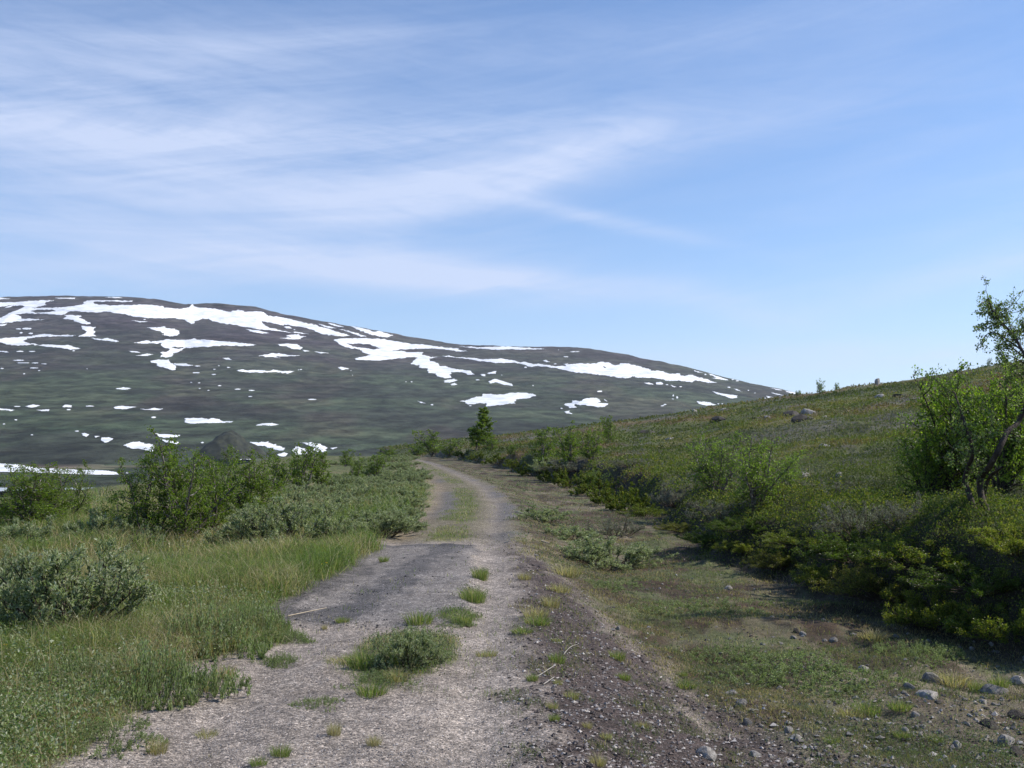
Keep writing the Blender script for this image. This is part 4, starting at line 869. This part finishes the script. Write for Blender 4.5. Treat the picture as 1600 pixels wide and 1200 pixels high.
for i, (px, py, w, h, kd, lab) in enumerate([
 (1457, 1066, 36, 19, 'rock', 'rounded grey boulder below the dry grass at the bank foot'),
 (1550, 1080, 46, 17, 'rock', 'flat-topped dark grey slab beside green sprigs near the right photo edge'),
 (1590, 1066, 26, 14, 'palerock', 'pale stone at the right photo edge under the bank shadow'),
 (1450, 1088, 52, 12, 'palerock', 'pale flat slab sunk in the ditch floor below the rounded boulder'),
 (1420, 1075, 22, 11, 'rock', 'small grey stone left of the rounded boulder'),
 (1350, 1048, 20, 12, 'palerock', 'lone light grey stone in the brown ditch floor'),
 (1102, 1180, 38, 22, 'palerock', 'largest pale tan stone at the bottom of the gravel shoulder'),
 (1180, 1180, 26, 9, 'palerock', 'flat pale stone right of the largest tan stone'),
 (1168, 1133, 18, 13, 'rock', 'dark-sided stone at the foot of the gravel shoulder'),
 (1233, 1145, 16, 12, 'palerock', 'pale pitted stone with a dark left side in the stony ditch'),
 (1244, 1155, 24, 10, 'palerock', 'long light slab just below the pale pitted stone'),
 (1415, 1145, 18, 11, 'palerock', 'bright angular stone in the middle of the stony ditch'),
 (1548, 1135, 32, 14, 'darkrock', 'dark purple-grey low stone near the right photo edge'),
 (1573, 1163, 30, 18, 'palerock', 'whitish lumpy stone near the bottom right corner'),
 (1590, 1182, 32, 18, 'darkrock', 'dark stone in the bottom right corner'),
 (1496, 1168, 18, 11, 'palerock', 'whitish angular stone left of the lumpy one'),
 (1392, 1176, 18, 12, 'rock', 'grey stone with a dark right face near the bottom'),
 (1430, 1118, 14, 10, 'palerock', 'tilted pale shard below the sunk slab'),
 (1590, 1120, 30, 14, 'darkrock', 'dark stone at the right photo edge above the lumpy one'),
 (1536, 1098, 18, 8, 'palerock', 'thin pale stone under the flat-topped slab'),
 (966, 983, 11, 9, 'palerock', 'small white stone standing upright in the upper shoulder gravel'),
 (1108, 1070, 12, 8, 'rock', 'stone at the top of the small stone cluster by the shoulder foot'),
 (1143, 1082, 20, 8, 'palerock', 'flat whitish stone in the small cluster by the shoulder foot'),
 (1158, 1100, 22, 9, 'rock', 'grey flat stone lowest in the cluster by the shoulder foot'),
 (1245, 988, 14, 10, 'darkrock', 'dark stone with a pale neighbour on the upper ditch floor'),
 (1254, 993, 12, 9, 'palerock', 'pale stone touching the dark one on the upper ditch floor'),
 (1138, 920, 16, 8, 'palerock', 'lone pale stone high on the ditch floor before the bank shadow'),
 (1302, 1002, 16, 8, 'rock', 'grey stone right of the dark and pale pair')]):
    rock(px, py, w, h, kd, lab, G1, i)
g = np.random.default_rng(31)
for i in range(190):
    px = g.uniform(1160, 1610); py = g.uniform(1085, 1215) if i < 130 else g.uniform(990, 1100); w = g.uniform(4, 12)
    if i < 130 and px < 1300 and py < 1120: px += 200
    rock(px, py, w, w*g.uniform(.35, .6), ('palerock', 'rock', 'rock', 'darkrock')[g.integers(0, 4)], 'small angular stone strewn on the brown ditch floor at lower right', 'small strewn stones on the ditch floor', 100+i, 'small_stone')
for i in range(45):
    rock(g.uniform(850, 1180), g.uniform(990, 1190), g.uniform(4, 8), g.uniform(2.5, 4.5), ('palerock', 'rock', 'darkrock')[g.integers(0, 3)], 'pebble lying in the dark gravel of the right road shoulder', 'pebbles on the right road shoulder', 400+i, 'pebble')
G2 = 'boulders on the hillside'
for i, (px, py, w, h, kd, lab) in enumerate([
 (1240, 650, 26, 9, 'darkrock', 'dark rock outcrop on the hillside, left part of the largest pair'), (1262, 647, 18, 9, 'palerock', 'grey-topped boulder on the right end of the dark outcrop'), (1254, 657, 26, 10, 'darkrock', 'rounded black boulder just below the dark outcrop'),
 (1181, 655, 18, 6, 'darkrock', 'dark low rock on the slope left of the outcrop, left of a pale one'), (1198, 654, 15, 5, 'palerock', 'pale low rock on the slope touching a dark one, left of the outcrop'), (1126, 656, 22, 6, 'darkrock', 'dark flat rock on the slope below the boot-shaped snow patch'),
 (1077, 636, 12, 5, 'darkrock', 'dark rock on the upper edge of the slope against the mountain'), (1085, 643, 10, 4, 'palerock', 'small pale rock just below the upper dark rock'), (1013, 677, 26, 6, 'darkrock', 'dark wide rock low on the middle of the slope'), (1049, 687, 18, 4, 'palerock', 'pale flat rock right below the dark wide rock'),
 (1376, 621, 15, 6, 'palerock', 'bright pale boulder high on the slope'), (1409, 620, 24, 6, 'darkrock', 'dark flat rock right of the bright pale boulder'), (1370, 601, 9, 11, 'palerock', 'upright pale boulder standing on the hill skyline'), (1288, 653, 12, 5, 'rock', 'grey rock right of the dark outcrop'),
 (1131, 641, 10, 4, 'palerock', 'small pale rock on the upper slope above the flat dark rock'), (1256, 745, 22, 9, 'palerock', 'grey stone in the heath right of the sparse young birches'), (1310, 745, 14, 7, 'palerock', 'small grey stone in the brown heath, left of the birch bush'), (1290, 698, 16, 5, 'palerock', 'pale stone in the heath beyond the brown shrubs')]):
    rock(px, py, w, h, kd, lab, G2, i, 'boulder')
rock(421, 955, 17, 7, 'darkrock', 'dark reddish broken lump at the left edge of the asphalt', None, 2, 'asphalt_lump')
# peat cut in the far bank
rock(757, 722, 24, 7, 'darkrock', 'dark peat overhang on the far bank beside the track', None, 3, 'peat_block')
# sticks
def stick(p0, p1, r, label, m='straw', bend=0.0, name='dry_stalk'):
    a = np.array(hit(*p0)); b = np.array(hit(*p1)); a[2] += .012; b[2] += .03; t = np.linspace(0, 1, 6)[:, None]; P = a+(b-a)*t+np.array([[0, 0, 1]])*np.sin(t*np.pi)*bend; base = a.copy()
    tb = Tubes(); tb.add(P-base, np.linspace(r, r*.6, 6), 5); o = obj(name, tb.mesh(name, M[m]), None, base); tag(o, label, 'stalk' if name == 'dry_stalk' else 'stick', 'dry stalks and sticks')
stick((450, 964), (510, 955), .005, 'long straight dry stalk lying on the left part of the asphalt')
stick((838, 1060), (867, 1046), .004, 'pale dry stick on the dark shoulder gravel, upper of the parallel two', 'palebark', 0, 'stick')
stick((849, 1073), (866, 1065), .004, 'pale dry stick on the dark shoulder gravel, lower and shorter of the parallel two', 'palebark', 0, 'stick')
stick((880, 1025), (902, 1012), .0035, 'curved pale twig on the shoulder right of the parallel sticks', 'palebark', .02, 'stick')
stick((846, 846), (858, 852), .015, 'short yellow piece of wood at the track edge before the ditch willow', 'straw', 0, 'stick')
stick((806, 800), (820, 805), .012, 'short pale stick at the far right track edge', 'palebark', 0, 'stick')
stick((836, 868), (842, 872), .010, 'small pale chip of wood on the shoulder near the yellow piece', 'palebark', 0, 'stick')
stick((788, 849), (795, 849), .010, 'tiny white chip at the far end of the asphalt in the wheel track', 'palebark', 0, 'stick')

# ------------------------------------------------------------------ grass
GREEN = [(.125, .182, .042), (.100, .158, .036), (.155, .205, .055), (.185, .215, .080)]
STRAW = [(.34, .285, .17), (.27, .22, .12), (.41, .36, .24), (.22, .18, .09)]
def blades(base, h, lean, wid, cols, g, seg=2):
    """curved tapering blades: base (n,3), h (n), lean (n,2)"""
    n = len(base); up = np.zeros((n, 3)); up[:, 2] = h; ln = np.zeros((n, 3)); ln[:, :2] = lean*h[:, None]
    a = g.uniform(0, 2*np.pi, n); w = np.stack([np.cos(a), np.sin(a), np.zeros(n)], 1)*wid[:, None]*.5
    m = base+up*.55+ln*.3; t = base+up*(1-.25*np.hypot(lean[:, 0], lean[:, 1])[:, None])+ln
    v = np.stack([base-w, base+w, m+w*.75, m-w*.75, t], 1).reshape(-1, 3); i = np.arange(n)*5
    return v, np.stack([i, i+1, i+2, i+3], 1), np.stack([i+3, i+2, i+4], 1), np.repeat(cols, 5, 0)
def tuft_mesh(seed, n, rad, H, cols, wid=.004, spread=.8):
    g = np.random.default_rng(seed); a = g.uniform(0, 2*np.pi, n); r = rad*np.sqrt(g.uniform(0, 1, n))
    b = np.stack([r*np.cos(a), r*np.sin(a), np.full(n, -.01)], 1); lean = np.stack([np.cos(a), np.sin(a)], 1)*(spread*(r/rad)[:, None]+.1)+g.normal(size=(n, 2))*.25
    v, q, t, c = blades(b, H*g.uniform(.5, 1.1, n), lean, np.full(n, wid), palette(n, cols, g, .2), g); return mesh_np('grass_tuft', v, [q, t], [M['grass']], c)
TG = [tuft_mesh(500+i, 260, .10, .13, GREEN+GREEN+STRAW[:2], .0045) for i in range(3)]
TS = [tuft_mesh(510+i, 240, .10, .13, STRAW+STRAW+GREEN[3:], .004, 1.1) for i in range(3)]
TM = [tuft_mesh(520+i, 200, .10, .08, GREEN[2:]+STRAW, .004, 1.0) for i in range(3)]
def tuft(px, py, w, h, kind, label, group, seed):
    x, y, z = hit(px, py); d = math.hypot(x, y); lib = {'g': TG, 's': TS, 'm': TM}[kind]; H = {'g': .13, 's': .13, 'm': .08}[kind]; k = random.Random(seed)
    o = obj('grass_tuft', lib[seed % 3], None, (x, y, z)); sx = w/F*d/.27; o.scale = (sx, sx, h/F*d/H*1.05); o.rotation_euler = (0, 0, k.uniform(0, 6.28)); tag(o, label, 'grass tuft', group)
G3 = 'grass tufts on the road and shoulder'
for i, (px, py, w, h, kd, lab) in enumerate([
 (740, 940, 46, 30, 'g', 'bright green grass tuft growing between asphalt and right wheel track'), (750, 905, 30, 26, 'g', 'smaller green tuft farther up the line between asphalt and right wheel track'), (722, 975, 36, 20, 'g', 'green tuft beside the leafy patch in the road'),
 (655, 975, 50, 26, 'g', 'bright green grass at the far side of the silvery road clump'), (570, 1040, 70, 26, 'g', 'grass fringe on the left flank of the silvery road clump'), (535, 1034, 60, 10, 'm', 'flat thin grass reaching left from the road clump'),
 (620, 1064, 40, 24, 's', 'brown tuft at the near foot of the road clump'), (625, 1035, 60, 34, 'g', 'tall grass in the middle of the road clump'), (580, 1085, 54, 24, 'g', 'green weed at the near left of the road clump'), (760, 1025, 40, 16, 'm', 'dry brownish grass right of the road clump'),
 (535, 972, 26, 10, 'g', 'lone small tuft on the asphalt left of the road clump'), (507, 982, 10, 10, 's', 'tiny dark tuft left of the lone tuft on the asphalt'), (522, 1150, 24, 26, 's', 'thin stalky tuft on the gravel below the road clump, left one'), (584, 1165, 26, 22, 's', 'thin stalky tuft on the gravel below the road clump, right one'),
 (438, 1180, 34, 22, 'g', 'green tuft at the bottom of the left wheel track'), (405, 1196, 30, 14, 'g', 'tuft cut by the bottom photo edge in the left wheel track'), (323, 1150, 40, 14, 'm', 'flat weedy tuft in the left wheel track'), (245, 1175, 34, 30, 's', 'brown green tuft at the lower left gravel edge'),
 (350, 1060, 40, 28, 's', 'orange brown grass tuft at the edge of the low willow mat'), (325, 1078, 40, 18, 's', 'brown grass fringe below the orange brown tuft'), (280, 1100, 30, 12, 's', 'dry brown fringe at the left gravel edge'), (870, 1002, 20, 8, 'm', 'flat dry tuft on the upper shoulder'),
 (838, 965, 44, 24, 's', 'straw coloured tuft at the top of the right shoulder'), (820, 905, 24, 16, 's', 'yellow tuft on the right edge of the wheel track'), (860, 948, 34, 26, 's', 'tall straw tuft with leaning stalks on the shoulder'), (840, 975, 50, 18, 'g', 'green and straw tuft below the leaning stalks'),
 (817, 988, 40, 10, 'g', 'low green tuft where the wheel track meets the shoulder'), (870, 1035, 30, 20, 'g', 'tuft near the curved pale twig'), (832, 1062, 22, 14, 'g', 'small green tuft at the left end of the parallel sticks'), (872, 1070, 18, 12, 'm', 'small tuft right of the parallel sticks'),
 (893, 1092, 28, 22, 'm', 'tuft in the middle of the dark shoulder'), (862, 1105, 24, 14, 'm', 'low tuft at the left of the dark shoulder'), (866, 1125, 20, 14, 'g', 'bright green sprout on the dark shoulder'), (918, 1137, 18, 12, 's', 'small yellow tuft low on the dark shoulder'),
 (1004, 1135, 24, 12, 's', 'small yellow tuft right in the dark shoulder'), (935, 1195, 30, 22, 's', 'tuft cut by the bottom photo edge on the dark shoulder'), (947, 1155, 26, 14, 'm', 'faint tuft above the bottom tuft of the shoulder'), (965, 1030, 30, 18, 'g', 'green tuft at the shoulder and ditch border, upper one'),
 (975, 1062, 24, 14, 'g', 'green tuft at the shoulder and ditch border, lower one'), (1066, 1055, 20, 8, 'g', 'small green tuft on the pale sandy strip'), (1072, 1075, 36, 12, 'g', 'green fringe below the pale sandy strip'), (1365, 1000, 44, 20, 's', 'blond dry grass tuft at the bank foot'),
 (1490, 1068, 54, 24, 's', 'blond brown dry grass behind the rounded grey boulder'), (1325, 1118, 46, 18, 's', 'blond flattened tuft in the middle of the ditch floor'), (1356, 1116, 46, 24, 'g', 'green tuft beside the blond flattened one in the ditch'), (1405, 1108, 40, 16, 'g', 'green tuft right of the blond and green pair'),
 (1300, 1162, 30, 12, 'g', 'low green tuft near the bottom of the stony ditch'), (1462, 1160, 26, 12, 'g', 'low green tuft beside the whitish angular stone'), (1410, 1150, 30, 10, 'g', 'flat green tuft behind the bright angular stone'), (1525, 1080, 24, 18, 'g', 'green leafy sprig left of the flat-topped slab'),
 (1545, 925, 40, 22, 's', 'blond grass drooping over the bank top'), (1560, 1075, 30, 22, 'g', 'green leafy sprig on the flat-topped slab'), (1235, 1145, 14, 8, 'm', 'tiny tuft by the pale pitted stone'),
 (600, 878, 18, 12, 'g', 'tiny tuft on the asphalt near its far left corner'), (885, 900, 50, 26, 's', 'yellow dry grass at the shoulder crest before the ditch willow'), (875, 925, 40, 18, 's', 'yellow dry grass lower on the shoulder crest')]):
    tuft(px, py, w, h, kd, lab, G3, i)

def scatter(region, n, g, r0=3.2, r1=60, azlim=33, power=1.0):
    lo, hi = azlim if isinstance(azlim, tuple) else (-azlim, azlim)
    """n candidate points, denser towards the camera (uniform in 1/r^power)"""
    a = np.radians(g.uniform(lo, hi, n)); u = g.uniform(0, 1, n); r = (r0**-power+(r1**-power-r0**-power)*u)**(-1/power)
    x = r*np.sin(a); y = r*np.cos(a); Z = zones(x, y); k = g.uniform(0, 1, n) < region(x, y, Z); return x[k], y[k], r[k]
def grass_field(name, region, n, hfun, wmin, colsfun, seed, label, r0=3.2, r1=40, power=.8, lean=.45, az=33):
    g = np.random.default_rng(seed); x, y, r = scatter(region, n, g, r0, r1, az, power); m = len(x); z = terrain(x, y)
    b = np.stack([x, y, z-.01], 1); h = hfun(x, y, r, g); wid = np.maximum(wmin, r*.0005)
    v, q, t, c = blades(b, h, g.normal(size=(m, 2))*lean+np.array([-.05, .0]), wid, colsfun(x, y, g), g)
    o = obj(name, mesh_np(name, v, [q, t], [M['grass']], c)); tag(o, label, 'grass', kind='stuff'); return o
def meadow_cols(x, y, g):
    n = len(x); f = fbm(x*.9, y*.55, 95, 3)+g.normal(size=n)*.45; c = palette(n, GREEN, g, .22); s_ = palette(n, STRAW, g, .2); k = (f > .10)[:, None]; return np.where(k, s_, c)
def fade_left(x, y, Z): return Z['grassL']*sst(-14, -11, x)
grass_field('meadow_grass', lambda x, y, Z: fade_left(x, y, Z)*np.clip(.75+.5*fbm(x*.8, y*.8, 96, 2), .2, 1), 520000, lambda x, y, r, g: (.12+.15*sst(-.3, .5, fbm(x*.7, y*.6, 97, 3)))*g.uniform(.5, 1.35, len(x))*(1+sst(6, 12, r)*.3), .003, meadow_cols, 601, 'long mixed green and straw meadow grass left of the road', 3.2, 34, lean=.75, az=(-36, 0))
grass_field('tall_stalks', lambda x, y, Z: fade_left(x, y, Z)*.5, 9000, lambda x, y, r, g: g.uniform(.25, .5, len(x)), .002, lambda x, y, g: palette(len(x), STRAW[:3], g), 602, 'thin pale seed stalks standing above the meadow grass', 3.4, 26, lean=.5)
grass_field('road_grass', lambda x, y, Z: np.clip(.85*Z['median']+.6*Z['island']+.7*Z['verge']+.035*(1-Z['grassL'])*(1-Z['hill'])*(1-Z['ditch'])*sst(.1, .5, Z['n3']+.4*Z['n2']), 0, 1), 300000, lambda x, y, r, g: g.uniform(.02, .075, len(x)), .003, lambda x, y, g: np.where((fbm(x*1.5, y*1.2, 98, 2)+g.normal(size=len(x))*.4 > .05)[:, None], palette(len(x), STRAW, g), palette(len(x), GREEN, g)), 603, 'short sparse grass on the road crown and its edges', 4, 80, az=(-22, 4))
grass_field('ditch_grass', lambda x, y, Z: Z['ditch']*np.clip(.60+1.2*fbm(x*1.5, y*1.3, 68, 3)+.4*Z['n1'], .02, 1)*sst(4.8, 7, y)+.30*Z['shoulder']*sst(-.1, .5, Z['n2']+.6*Z['n1'])+.10*Z['ditch'], 520000, lambda x, y, r, g: g.uniform(.02, .07, len(x)), .003, lambda x, y, g: np.where((fbm(x*1.1, y*.8, 99, 3)+g.normal(size=len(x))*.4 > .1)[:, None], palette(len(x), STRAW[:2]+STRAW[3:]+[(.13, .11, .06)], g), palette(len(x), [(.10, .13, .05), (.085, .11, .04), (.12, .14, .07)], g)), 604, 'short dull green and brown grass in the ditch', 4, 80, lean=.8, az=(-6, 34))
def leaf_field(name, region, n, sz, hfun, colfun, seed, label, cat, r0, r1, power, material='cover', clump=3, az=33, k0=.0021, wr=.65):
    g = np.random.default_rng(seed); x, y, r = scatter(region, n, g, r0, r1, az, power); m = len(x)
    x = np.repeat(x, clump)+g.normal(size=m*clump)*np.repeat(.02+r*.0035, clump); y = np.repeat(y, clump)+g.normal(size=m*clump)*np.repeat(.02+r*.0035, clump); r = np.repeat(r, clump)
    h = hfun(x, y, r, g); z = terrain(x, y)+h; ls = np.maximum(sz, r*k0)*g.uniform(.6, 1.3, len(x)); c = colfun(x, y, g)
    me = leaves_mesh(name, np.stack([x, y, z], 1), g.normal(size=(len(x), 3))+np.array([0, 0, .5]), ls, ls*wr, c, M[material], g=g)
    o = obj(name, me); tag(o, label, cat, kind='stuff')
def heath_leaf_cols(x, y, g):
    n = len(x); c = heath_colour(x, y)*1.12; jr = .30*np.clip(14/np.hypot(x, y), .35, 1)[:, None]; return c*(1+g.normal(size=(n, 1))*jr).clip(.4, 1.9)*np.stack([1+g.normal(size=n)*.08, np.ones(n), np.ones(n)], 1)
leaf_field('heath_cover', lambda x, y, Z: Z['hill'], 230000, .017, lambda x, y, r, g: g.uniform(0, 1, len(x))*(.03+.09*sst(-.3, .6, fbm(x*1.1, y*1.1, 55, 3)))*np.clip(r/12, 1, 2.2), heath_leaf_cols, 611, 'low heath of crowberry, bilberry and dwarf birch covering the hillside', 'heath', 7, 235, .75, az=(-12, 36))
leaf_field('bank_leaves', lambda x, y, Z: sst(.1, .45, Z['s']-bank_s(x, y))*sst(4., 2.5, Z['s']-bank_s(x, y)), 130000, .022, lambda x, y, r, g: g.uniform(0, 1, len(x))**.7*(.05+.20*sst(-.3, .5, fbm(x*1.6, y*1.6, 57, 3))), lambda x, y, g: palette(len(x), DWARF, g, .25), 612, 'small glossy leaves hanging over the edge of the bank', 'leaves', 7, 45, .9, az=(-4, 36))
leaf_field('meadow_herbs', lambda x, y, Z: fade_left(x, y, Z)*np.clip(.35+.9*Z['n1'], .05, 1), 110000, .020, lambda x, y, r, g: g.uniform(.02, .15, len(x)), lambda x, y, g: palette(len(x), WILLOW+GREEN[:2]+[(.10, .14, .06)], g, .2), 613, 'small leafy herbs and willow sprigs mixed in the meadow grass', 'herbs', 3.4, 30, .9, 'willow', k0=.0017, az=(-36, 0))
def mat_region(x, y, Z):
    q = Z['s']-s_left(y)
    return Z['grassL']*sst(-1.9, -1.2, q+.5*Z['n1'])*sst(12.5, 10, y)*np.clip(.35+.9*Z['n1']+.3*Z['n2'], 0, 1)
leaf_field('creeping_willow', mat_region, 60000, .026, lambda x, y, r, g: g.uniform(0, 1, len(x))*(.06+.16*sst(-.3, .5, fbm(x*1.3, y*1.3, 58, 3))), lambda x, y, g: palette(len(x), WILLOW+[(.15, .20, .07)], g, .2), 615, 'creeping grey-green willow and leafy herbs along the left road edge', 'creeping willow', 3.4, 14, .9, 'willow', az=(-36, -4), wr=.5)
leaf_field('ditch_herbs', lambda x, y, Z: (Z['ditch']*np.clip(.05+.9*fbm(x*.6+4, y*.45, 64, 3)+.25*Z['n2'], 0, 1)+.95*Z['island'])*(1-Z['hill']), 90000, .015, lambda x, y, r, g: g.uniform(.0, .06, len(x)), lambda x, y, g: palette(len(x), [(.10, .135, .065), (.12, .155, .085), (.085, .105, .05), (.13, .115, .09)], g, .2), 614, 'creeping willow and herbs on the ditch floor', 'herbs', 4, 60, .8, 'willow', k0=.0016, az=(-8, 34))
# yellow flowers in the meadow
def flowers():
    g = np.random.default_rng(9); tbm = Tubes(); P = []
    FL = ['left of the asphalt corner', 'by the far asphalt corner', 'nearest the far asphalt corner', 'right of the large silvery shrub', 'above the upper low willow mat', 'inside the low willow mat', 'near the bottom left', 'above the left asphalt edge', 'at the left photo edge']
    for i, (px, py) in enumerate([(484, 878), (503, 882), (510, 881), (184, 940), (275, 920), (226, 1012), (93, 1082), (390, 920), (8, 1008)]):
        x, y, z = hit(px, py+14); h = 14/F*math.hypot(x, y); root = bpy.data.objects.new('yellow_flower', None); col.objects.link(root); root.location = (x, y, z)
        tag(root, 'small yellow flower in the meadow grass, '+FL[i], 'flower', 'yellow flowers in the meadow')
        t = Tubes(); t.add(curve((0, 0, 0), (.1, 0, 1), h, 4, g, .06), [.0015]*5, 4); obj('stalk', t.mesh('stalk', M['stem']), root)
        n = 14; a = np.arange(n)*2.4; me = leaves_mesh('petals', np.tile([0.0, 0, h], (n, 1)), np.stack([np.cos(a), np.sin(a), np.full(n, .35)], 1), .016, .010, np.tile([.75, .52, .02], (n, 1)), M['grass'], g=g); obj('petals', me, root)
flowers()
# ------------------------------------------------------------------ loose gravel (uncountable)
def stones_field(name, region, n, smin, smax, colfun, seed, label, r0, r1, power=.9, az=33):
    g = np.random.default_rng(seed); x, y, r = scatter(region, n, g, r0, r1, az, power); m = len(x); z = terrain(x, y)
    base = np.array([(1, 0, 0), (0, 1, 0), (-1, 0, 0), (0, -1, 0), (0, 0, 1), (0, 0, -1.)]); f = np.array([(0, 1, 4), (1, 2, 4), (2, 3, 4), (3, 0, 4), (1, 0, 5), (2, 1, 5), (3, 2, 5), (0, 3, 5)])
    s_ = np.maximum(smin+(smax-smin)*g.uniform(0, 1, m)**3, r*.0005); v = base[None]*(1+g.normal(size=(m, 6, 1))*.25)+g.normal(size=(m, 6, 3))*.18
    a = g.uniform(0, 6.28, m); c, s = np.cos(a)[:, None], np.sin(a)[:, None]; vx = v[..., 0]*c-v[..., 1]*s; vy = v[..., 0]*s+v[..., 1]*c; v = np.stack([vx, vy*.8, v[..., 2]*.6], -1)*s_[:, None, None]*.5
    v = v+np.stack([x, y, z+s_*.12], 1)[:, None]; F_ = (f[None]+np.arange(m)[:, None, None]*6).reshape(-1, 3)
    me = mesh_np(name, v.reshape(-1, 3), F_, [M['stone_bits']], np.repeat(colfun(x, y, m, g), 6, 0)); tag(obj(name, me), label, 'gravel', kind='stuff')
def bits():
    m = mat('stone_bits'); b = NB(m); p = b.node('ShaderNodeBsdfPrincipled'); b.put(p, 'Base Color', b.node('ShaderNodeAttribute', attribute_name='Col').outputs[0]); b.put(p, 'Roughness', .8); b.out(p.outputs[0]); return m
M['stone_bits'] = bits()
SH = [(.09, .068, .062), (.055, .042, .038), (.14, .115, .105), (.24, .21, .195), (.035, .028, .026), (.42, .38, .35)]
RD = [(.30, .26, .24), (.24, .215, .20), (.40, .37, .35), (.16, .14, .135), (.12, .11, .11)]
stones_field('shoulder_gravel', lambda x, y, Z: Z['shoulder']*.8+.30*Z['ditch']*sst(10, 6, y)+.10*Z['ditch'], 110000, .007, .036, lambda x, y, m, g: palette(m, SH, g, .15), 701, 'dark crushed gravel on the right shoulder and ditch', 3.5, 28, az=(-4, 33))
stones_field('ditch_pebbles', lambda x, y, Z: Z['ditch']*np.clip(sst(9.5, 6.5, y)*.9*sst(.6, 2.2, x)+.06, 0, 1)*np.clip(.6+.8*Z['n2'], .1, 1), 38000, .010, .060, lambda x, y, m, g: palette(m, [(.20, .185, .175), (.13, .12, .11), (.33, .31, .30), (.08, .07, .065), (.27, .24, .22)], g, .15), 703, 'light and dark pebbles scattered over the ditch floor', 4, 30, az=(2, 33))
stones_field('road_gravel', lambda x, y, Z: (1-Z['grassL'])*(1-Z['shoulder'])*(1-Z['ditch'])*(1-Z['hill'])*.8, 90000, .004, .014, lambda x, y, m, g: palette(m, RD, g, .15), 702, 'fine pinkish grey gravel loose on the road', 3.5, 26, az=(-31, 4))

stones_field('asphalt_crumbs', lambda x, y, Z: np.clip((Z['patch'] > .04)*(Z['patch'] < .93)*.8+sst(-.85, -1.05, Z['s'])*(Z['patch'] > .3)*.5*(Z['n2'] > -.1)+.45*(Z['tar'] > .45)*(Z['n2'] > .05)+.12*Z['patch']+.10*(1-Z['grassL'])*sst(-.9, -1.2, Z['s'])*(y < 9), 0, 1), 26000, .006, .030, lambda x, y, m, g: palette(m, [(.05, .048, .05), (.085, .08, .08), (.13, .12, .115), (.035, .034, .036), (.20, .185, .175)], g, .15), 704, 'dark broken asphalt crumbs along the edges of the old surfacing', 5, 18, az=(-24, 0))

# ------------------------------------------------------------------ haze
def haze():
    m = mat('haze_air'); b = NB(m); v = b.node('ShaderNodeVolumePrincipled'); b.put(v, 'Color', (.82, .90, 1.0, 1)); b.put(v, 'Density', 6.5e-5); b.put(v, 'Anisotropy', .2)
    o = b.node('ShaderNodeOutputMaterial'); b.l.new(v.outputs[0], o.inputs['Volume'])
    x0, x1, y0, y1, z0, z1 = -6000, 6000, -700, 6500, -460, 620
    V = [(x, y, z) for z in (z0, z1) for y in (y0, y1) for x in (x0, x1)]
    f = np.array([(0, 2, 3, 1), (4, 5, 7, 6), (0, 1, 5, 4), (2, 6, 7, 3), (0, 4, 6, 2), (1, 3, 7, 5)])
    tag(obj('haze', mesh_np('haze', V, f, [m])), kind='stuff')
haze()
